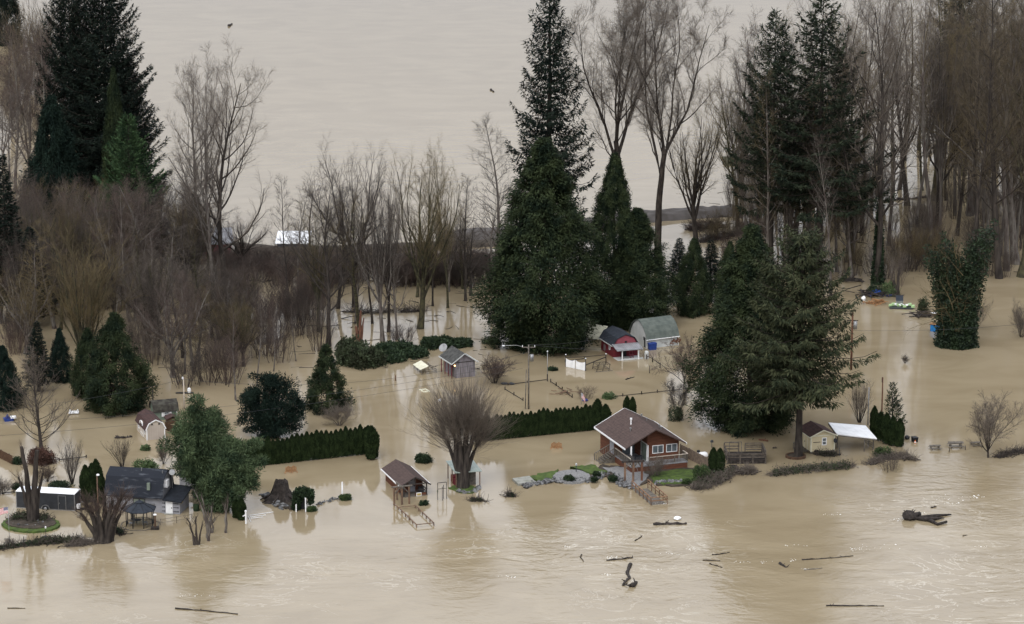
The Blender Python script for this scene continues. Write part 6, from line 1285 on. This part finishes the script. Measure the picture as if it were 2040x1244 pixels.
for x, y, t, hw, lab in [(741, 915, 850, 13, 'fat arborvitae closing the right end of the left hedge'), (734, 905, 849, 10, 'taller arborvitae behind the fat one at the left hedge end'),
 (1190, 856, 796, 11, 'tall arborvitae at the right end of the middle hedge'), (1206, 858, 806, 10, 'arborvitae rounding off the right end of the middle hedge'),
 (1249, 836, 790, 7, 'left one of two arborvitae behind the brown house roof'), (1260, 838, 792, 7, 'right one of two arborvitae behind the brown house roof'),
 (1421, 945, 893, 9, 'left stem of the small arborvitae clump right of the lawn'), (1434, 946, 894, 9, 'right stem of the small arborvitae clump right of the lawn'),
 (172, 1000, 928, 11, 'front arborvitae between the trailer and the dark house'), (184, 1000, 925, 10, 'middle arborvitae between the trailer and the dark house'),
 (193, 994, 917, 12, 'tallest arborvitae between the trailer and the dark house'), (203, 1003, 945, 9, 'arborvitae touching the corner of the dark house'),
 (471, 1032, 996, 8, 'small cypress left of the white rail'), (481, 1036, 994, 9, 'small cypress by the white post'),
 (1741, 868, 810, 8, 'first arborvitae of the clump right of the white canopy'), (1753, 878, 822, 9, 'second arborvitae of the clump right of the white canopy'), (1765, 884, 824, 9, 'third arborvitae of the clump right of the white canopy'),
 (1778, 888, 830, 9, 'fourth arborvitae of the clump right of the white canopy'), (1791, 890, 835, 9, 'last arborvitae of the clump right of the white canopy')]:
    arb(x, y, t, hw, None, lab, int(x))

# leafy shrubs
def shrub(name, lab, px, py, hw, h, leaf, seed, n=2600, z=0.0, group=None, cl=.15, lobes=4):
    p = P(px, py, z); r = hw*mpp(p); hh = h*mpp(p); q = random.Random(seed)
    bl = [(0, 0, hh*.25, r*.9, r*.8, hh*.66)]+[(q.uniform(-.55, .55)*r, q.uniform(-.45, .45)*r, hh*q.uniform(.12, .5), r*.48, r*.45, hh*.44) for _ in range(lobes)]
    o = link(name, leafball(name, bl, n, leaf, seed, cl=cl, cw=cl*.42)); o.location = p
    return tag(o, lab, 'shrub', group)
shrub('shrub', 'round dark leafy shrub in the water left of the green roofed shelter', 845, 921, 19, 19, 'shrub_dark', 1, 3500)
shrub('shrub', 'big rounded green shrub on the right end of the lawn', 1399, 953, 20, 30, 'shrub', 2, 4200, .3)
shrub('shrub', 'rounded shrub beside the right arborvitae and debris', 1762, 909, 22, 20, 'shrub', 3, 3500)
shrub('shrub', 'small shrub at the front right of the brown cabin', 844, 1006, 10, 9, 'shrub_dark', 4, 900)
shrub('shrub', 'small green shrub at the end of the stone line', 688, 996, 13, 12, 'shrub', 5, 1600)
shrub('shrub', 'low green shrub at the foot of the ivy arch', 621, 1018, 12, 10, 'shrub', 6, 1500)
shrub('shrub', 'grey green shrub by the low rail fence', 1214, 794, 15, 14, 'laurel', 7, 1500)
shrub('shrub', 'small floating shrub beside the thin lamp post', 1100, 738, 11, 8, 'shrub_dark', 8, 900)
shrub('shrub', 'dark shrub poking from the water right of the bramble island', 975, 684, 20, 16, 'bramble', 9, 2000)
shrub('shrub', 'brown rust domed shrub behind the split topped stump', 84, 922, 34, 32, 'redbrown', 10, 9000)
shrub('shrub', 'dark green shrub left of the rust domed one', 36, 924, 15, 16, 'shrub_dark', 11, 1500)
shrub('shrub', 'low hedge shrub behind the white roofed trailer', 120, 972, 28, 14, 'shrub_dark', 12, 2600)
shrub('shrub', 'low shrub at the left end behind the trailer', 36, 974, 14, 14, 'shrub_dark', 13, 1400)
shrub('shrub', 'leafy shrub right behind the dark gambrel roof', 290, 938, 30, 26, 'laurel', 14, 3600)
shrub('shrub', 'pale shrub standing in water below the beige shed', 289, 897, 11, 12, 'laurel', 15, 900)
shrub('shrub', 'round grey green shrub left of the ivy clad tree', 1840, 618, 15, 30, 'bramble', 16, 2400)
shrub('laurel', 'light flowered laurel around the snapped trunk behind the debris', 1772, 588, 24, 30, 'laurel', 17, 2600)
shrub('shrub', 'dark ivy mound at the foot of the tall cottonwood', 1745, 588, 22, 26, 'ivy', 18, 2400)
shrub('shrub', 'dark rounded shrub at the base of the ivy clad tree', 1939, 680, 10, 18, 'ivy', 19, 1200)
shrub('shrub', 'shrub at the foot of the large right cedar', 1345, 838, 17, 34, 'bramble', 20, 1700)
for k, (x, y, h, w) in enumerate([(600, 1004, 18, 10), (555, 992, 14, 12)]):
    shrub('shrub', ('dark shrub beside the big grey stump, right side', 'dark shrub beside the big grey stump, front side')[k], x, y, h, w, 'shrub_dark', 30+k, 1200, .3)
for k, (x, y, h, w, lab) in enumerate([(1189, 949, 9, 11, 'small round dark shrub at the stone edge right of the patio'), (1184, 958, 8, 7, 'low dark shrub below the patio stones'), (1221, 957, 10, 12, 'small dark shrub at the left of the ramp stones'), (1135, 957, 13, 11, 'juniper spilling over the patio stones'), (1369, 962, 11, 7, 'low yellowish green shrub on the lawn wall'), (1384, 962, 12, 10, 'low dark green shrub between lawn wall and brush')]):
    shrub('shrub', lab, x, y, h, w, 'shrub_dark' if k < 4 else 'shrub', 40+k, 1200, .25)
# bramble island behind the grey shed
def bramble(lab, spots, seed, leaf='bramble', nper=2600, name='bramble_mound'):
    bl = []; p0 = P(*spots[0][:2])
    for x, y, hw, h in spots:
        p = P(x, y); k = mpp(p); bl.append((p.x-p0.x, p.y-p0.y, h*k*.3, hw*k, hw*k*1.5, h*k*.8))
    o = link(name, leafball(name, bl, nper*len(spots), leaf, seed, cl=.34, cw=.13, shell=.4)); o.location = p0
    return tag(o, lab, 'bramble')
bramble('dark bramble mound at the left of the island behind the pointed cedar', [(700, 722, 30, 46), (722, 728, 28, 40), (745, 726, 24, 30), (690, 712, 22, 34)], 1)
bramble('long low bramble mat reaching right from the dark mound', [(770, 706, 26, 20), (800, 704, 28, 20), (828, 708, 24, 14), (785, 716, 26, 16)], 2, 'shrub_dark')
bramble('low green bramble strip behind the grey shed', [(860, 690, 22, 14), (884, 688, 22, 14), (918, 687, 22, 9)], 3, 'shrub_dark')

# bare shrubs and garden trees
for k, s, bk, tw, x, y, t, h, lab, nm in [
 ('larch', 1, 'bark', 'twig_tan', 84, 895, 698, 62, 'bare larch with upswept fine branches left of the beige shed', 'larch_tree'),
 ('round', 1, 'bark', 'twig_tan', 1970, 912, 786, 56, 'rounded bare tree alone in the river at the right edge', 'bare_tree'),
 ('bush', 1, 'bark', 'twig_red', 985, 764, 706, 36, 'reddish bare bush right of the grey weathered shed', 'bare_bush'),
 ('bush', 2, 'bark_grey', 'twig_tan', 676, 848, 798, 32, 'pale bare bush in front of the pointed cedar', 'bare_bush'),
 ('thicket', 1, 'twig_red', 'twig_red', 1166, 794, 768, 19, 'small round russet bush behind the middle hedge', 'bare_bush'),
 ('round', 2, 'bark_grey', 'twig_red', 1362, 775, 668, 54, 'wide reddish bare bush in front of the grey roofed barn', 'bare_bush'),
 ('round', 3, 'bark_grey', 'twig', 1352, 832, 742, 32, 'grey bare small tree left of the large right cedar', 'bare_bush'),
 ('vase', 2, 'bark', 'twig_tan', 1712, 842, 752, 24, 'thin upright bare bush behind the white canopy', 'bare_bush'),
 ('vase', 3, 'bark', 'twig', 244, 930, 868, 24, 'dark upright bare shrub behind the roof of the dark house', 'bare_bush'),
 ('vase', 2, 'bark', 'twig', 143, 965, 872, 22, 'thin vase shaped bare tree above the trailer', 'bare_bush'),
 ('bush', 3, 'bark', 'twig', 326, 925, 878, 16, 'thin dark bare shrub right of the beige shed front', 'bare_bush'),
 ('bush', 2, 'bark_grey', 'twig_tan', 1306, 952, 905, 22, 'slender pale bare sapling on the lawn before the house', 'bare_bush'),
 ('bush', 3, 'bark', 'twig_red', 94, 960, 926, 18, 'reddish bare shrub behind the split topped stump', 'bare_bush'),
 ('bush', 1, 'bark', 'twig_tan', 6, 985, 950, 18, 'sparse bare bush at the left end of the trailer', 'bare_bush'),
 ('bush', 2, 'bark', 'twig_tan', 2034, 672, 600, 26, 'sparse bare bush at the right edge above the calm water', 'bare_bush'),
 ('bush', 1, 'bark', 'twig', 1803, 724, 706, 8, 'tiny bare snag twig in the calm water below the debris', 'bare_bush'),
 ('bush', 3, 'bark', 'twig_tan', 1944, 655, 590, 20, 'bare shoots right of the ivy clad tree', 'bare_bush'),
 ('thicket', 2, 'twig_red', 'twig_tan', 1786, 570, 490, 26, 'upright bare shoots around the snapped trunk', 'bare_bush'),
 ('thicket', 3, 'twig_red', 'twig', 1775, 938, 905, 26, 'leafless brush leaning into the river right of the cottage', 'bare_bush'),
 ('bush', 3, 'bark', 'twig', 20, 1090, 1070, 14, 'sparse twigs in the water by the lower left bank', 'bare_bush'),
 ('thicket', 1, 'twig_red', 'twig_red', 800, 690, 640, 34, 'leafless brush on the low bramble mat', 'bare_bush'),
]:
    put(bare(k, s, bk, tw), nm, lab, x, y, t, h, cat='bush' if nm == 'bare_bush' else 'tree', crown='twigs')
# ------------------------------------------------------------------ pollards, stumps and snags
def pollard(name, lab, px, py, stems, shoots, bark, twig, r0, seed, shoot_len, spread=.5, cat='tree', foot=.12, midx=.38):
    """thick cut-back trunks: stems = (dx px, top px above base, lean y m, r at top); a fan of long straight shoots from every head"""
    rng = np.random.default_rng(seed); p = P(px, py); k = mpp(p)
    o = thing(name, lab, cat, p); V = []; heads = []
    for dx, up, ly, rt in stems:
        top = np.array([dx*k, ly, up*k/.97]); a = np.array([dx*k*foot, ly*.5, -.5]); mid = a*.45+top*.55; mid[0] = dx*k*midx
        u = np.linspace(0, 1, 7)[:, None]; pt = (1-u)**2*a+2*u*(1-u)*mid+u*u*top; pt[1:-1] += rng.normal(0, .05, (5, 3))
        rr = np.linspace(r0**.5, rt**.5, 7)**2; rr[0] *= 1.3; rr *= rng.uniform(.9, 1.12, 7)
        V.append(tubes(pt[None], rr[None], 9)); heads.append((pt, rr, top))
        cap = np.stack([top, top+np.array([0, 0, rt*.5])]); V.append(tubes(cap[None], np.array([[rt, .02]]), 9))
    v, q = join(V); link('trunk', npmesh('trunk', v, q, M[bark]), o)
    W_ = []
    if shoots:
        for pt, rr, top in heads:
            n = shoots; kk = rng.uniform(.45, 1, n)**.6*5.99; i = kk.astype(int); s = pt[i]+(pt[i+1]-pt[i])*(kk-i)[:, None]
            az = rng.uniform(0, 6.283, n); sp = np.abs(rng.normal(spread, spread*.55, n)); dr = np.stack([np.cos(az)*np.sin(sp), np.sin(az)*np.sin(sp), np.cos(sp)], 1)
            dr[:, 0] += (top[0]/max(abs(top[2]), 1))*.8
            L = shoot_len*rng.uniform(.45, 1.05, n)
            Pt = walk(rng, s, dr, L, 6, .10, .06); R = rng.uniform(.014, .03, n)[:, None]*np.linspace(1, .3, 6)[None]
            W_.append(tubes(Pt, R, 3)); C, Rc = spawn(rng, Pt, R, 6, .25, 1, .3, .12, .2, .30, 4, .08, .08, .7, rmin=.008); W_.append(tubes(C, Rc, 3))
        v, q = join(W_); link('shoots', npmesh('shoots', v, q, M[twig]), o)
    return o
pollard('pollard_willow', 'big many stemmed pollard with a fan of fine shoots before the green roofed shelter', 921, 972,
        [(-30, 140, .3, .15), (-10, 150, -.2, .15), (10, 126, .9, .18), (18, 154, .4, .15), (32, 130, -.3, .15), (-40, 106, .5, .12), (42, 102, .5, .12)], 150, 'bark', 'twig_tan', .50, 3, 5.6, .80, midx=.14)
pollard('pollard_tree', 'big hacked pollard stump with stubby reddish shoots left of the gazebo', 206, 1080,
        [(-32, 72, .3, .17), (-14, 86, -.3, .16), (4, 90, .5, .15), (22, 84, -.2, .16), (38, 92, .2, .13), (48, 78, .6, .10), (-44, 58, 0, .12), (-24, 60, .6, .1), (-6, 70, -.5, .1), (12, 64, .7, .1), (30, 66, -.5, .09), (44, 96, .3, .07), (-38, 84, .4, .06)], 40, 'bark', 'twig_red', .42, 4, 1.6, .8, foot=.25)
pollard('split_stump', 'split topped tall stump on the oval grass island', 66, 1042,
        [(-18, 152, .2, .20), (14, 146, -.2, .24), (2, 64, .3, .42), (22, 98, .4, .10), (-26, 92, .1, .10)], 24, 'bark', 'twig_red', .46, 5, 1.3, .6, foot=.12)
for k, (x, y, st, lab) in enumerate([
 (420, 1062, [(-4, 44, 0, .08), (2, 52, .2, .08), (-32, 86, .2, .05), (-18, 74, .4, .05), (8, 30, 0, .06)], 'pale dead pollard with long bare arms right of the dark house'),
 (449, 1062, [(2, 58, 0, .07), (6, 66, .1, .05)], 'thin dead stub near the small cypresses'),
 (392, 1086, [(-18, 52, 0, .06), (0, 56, .2, .07), (12, 42, 0, .06), (-10, 30, .2, .05)], 'low dark pollard with four stubs at the river edge'),
 (415, 1078, [(-3, 46, 0, .06), (5, 40, 0, .06)], 'forked little stub between the two dead pollards')]):
    pollard('dead_stump', lab, x, y, st, 10, 'bark_grey' if k != 2 else 'bark', 'twig', .17, 20+k, .8, .6)
pollard('broken_trunk', 'snapped trunk with torn red wood in the bramble island', 716, 712, [(4, 92, 0, .12), (-6, 60, .2, .2), (10, 78, .1, .07)], 0, 'bark_red', 'twig', .42, 31, 1)
pollard('broken_trunk', 'snapped dark trunk in the laurel behind the debris', 1786, 590, [(4, 56, 0, .14), (-6, 30, .2, .2)], 12, 'bark', 'twig', .4, 32, 1.5)
# ivy clad tree
p = P(1905, 688); k = mpp(p); o = thing('ivy_tree', 'stout tree wholly wrapped in dark ivy at the right', 'tree', p)
rng = np.random.default_rng(8); V = []; bl = []
for dx, up, ly in [(-62, 195, .4), (-34, 225, -.3), (-6, 175, .6), (34, 225, .2), (66, 250, -.4), (38, 150, .8), (-40, 140, .5)]:
    a = np.array([0, 0, -.4]); top = np.array([dx*k, ly*2, up*k]); mid = np.array([dx*k*.15, ly*.4, up*k*.5])
    u = np.linspace(0, 1, 9)[:, None]; pt = (1-u)**2*a+2*u*(1-u)*mid+u*u*top; V.append(tubes(pt[None], np.linspace(.45, .05, 9)[None], 6))
    for j in range(9):
        uu = j/8; r = (2.1*(1-uu)**.6+.75)*(1.0 if uu < .9 else .6); bl.append((*pt[j], r, r, r*1.25))
v, q = join(V); link('trunk', npmesh('trunk', v, q, M['bark']), o)
link('ivy', leafball('ivy', bl, 52000, 'ivy', 5, cl=.34, cw=.13, shell=.55), o)
Pt = walk(rng, np.repeat(np.array([[0, 0, 6.]]), 60, 0)+rng.normal(0, 1, (60, 3))*np.array([1.2, 1.2, 3]), rng.normal(0, 1, (60, 3))+np.array([0, 0, .5]), rng.uniform(3.5, 7.5, 60), 7, .06, .12)
R = np.full((60, 1), .05)*np.linspace(1, .2, 7)[None]; C, Rc = spawn(rng, Pt, R, 9, .3, 1, .5, .2, .4, .3, 4, .05, .15, .6, rmin=.009)
v, q = join([tubes(Pt, R, 4), tubes(C, Rc, 3)]); link('bare_branches', npmesh('bare_branches', v, q, M['twig_olive']), o)
# ivy sleeve of the tall cottonwood, great grey stump on its own stone islet
p = P(1748, 566); k = mpp(p)
o = link('ivy_sleeve', leafball('ivy_sleeve', [(0, 0, z, 1.0-.05*z, 1.0-.05*z, 1.2) for z in range(0, 12)], 6000, 'ivy', 9, cl=.34, cw=.13)); o.location = p
tag(o, 'ivy wrapped round the foot of the tall cottonwood behind the debris', 'ivy')
p = P(560, 998); o = thing('great_stump', 'great weathered grey stump with spreading roots on the stone edged islet', 'stump', p)
b = MB(); rr = random.Random(4); prof = [(2.1, -.2), (1.6, .3), (1.15, .9), (.9, 1.6), (.78, 2.2), (.62, 2.5), (.2, 2.35)]
for q, (r, z) in enumerate(prof):
    for j in range(20):
        a = j/20*6.283; f = 1+.22*math.sin(a*5+1)*(1.2-z/2.5)+rr.uniform(-.07, .07); b.v.append((r*f*math.cos(a), r*f*.8*math.sin(a), z*(1+rr.uniform(-.06, .1))))
for q in range(len(prof)-1):
    for j in range(20): b.f.append((q*20+j, q*20+(j+1) % 20, (q+1)*20+(j+1) % 20, (q+1)*20+j))
b.f.append(tuple(range(120, 140))); b.build('trunk', M['wood_dark'], o)
b = MB()
for j in range(9):
    a = j*.7+.2; b.tube([(math.cos(a)*.8, math.sin(a)*.7, .9), (math.cos(a)*1.7, math.sin(a)*1.3, .45), (math.cos(a)*2.5, math.sin(a)*1.9, .05)], [.22, .16, .06], 6)
b.build('roots', M['wood_dark'], o, True)
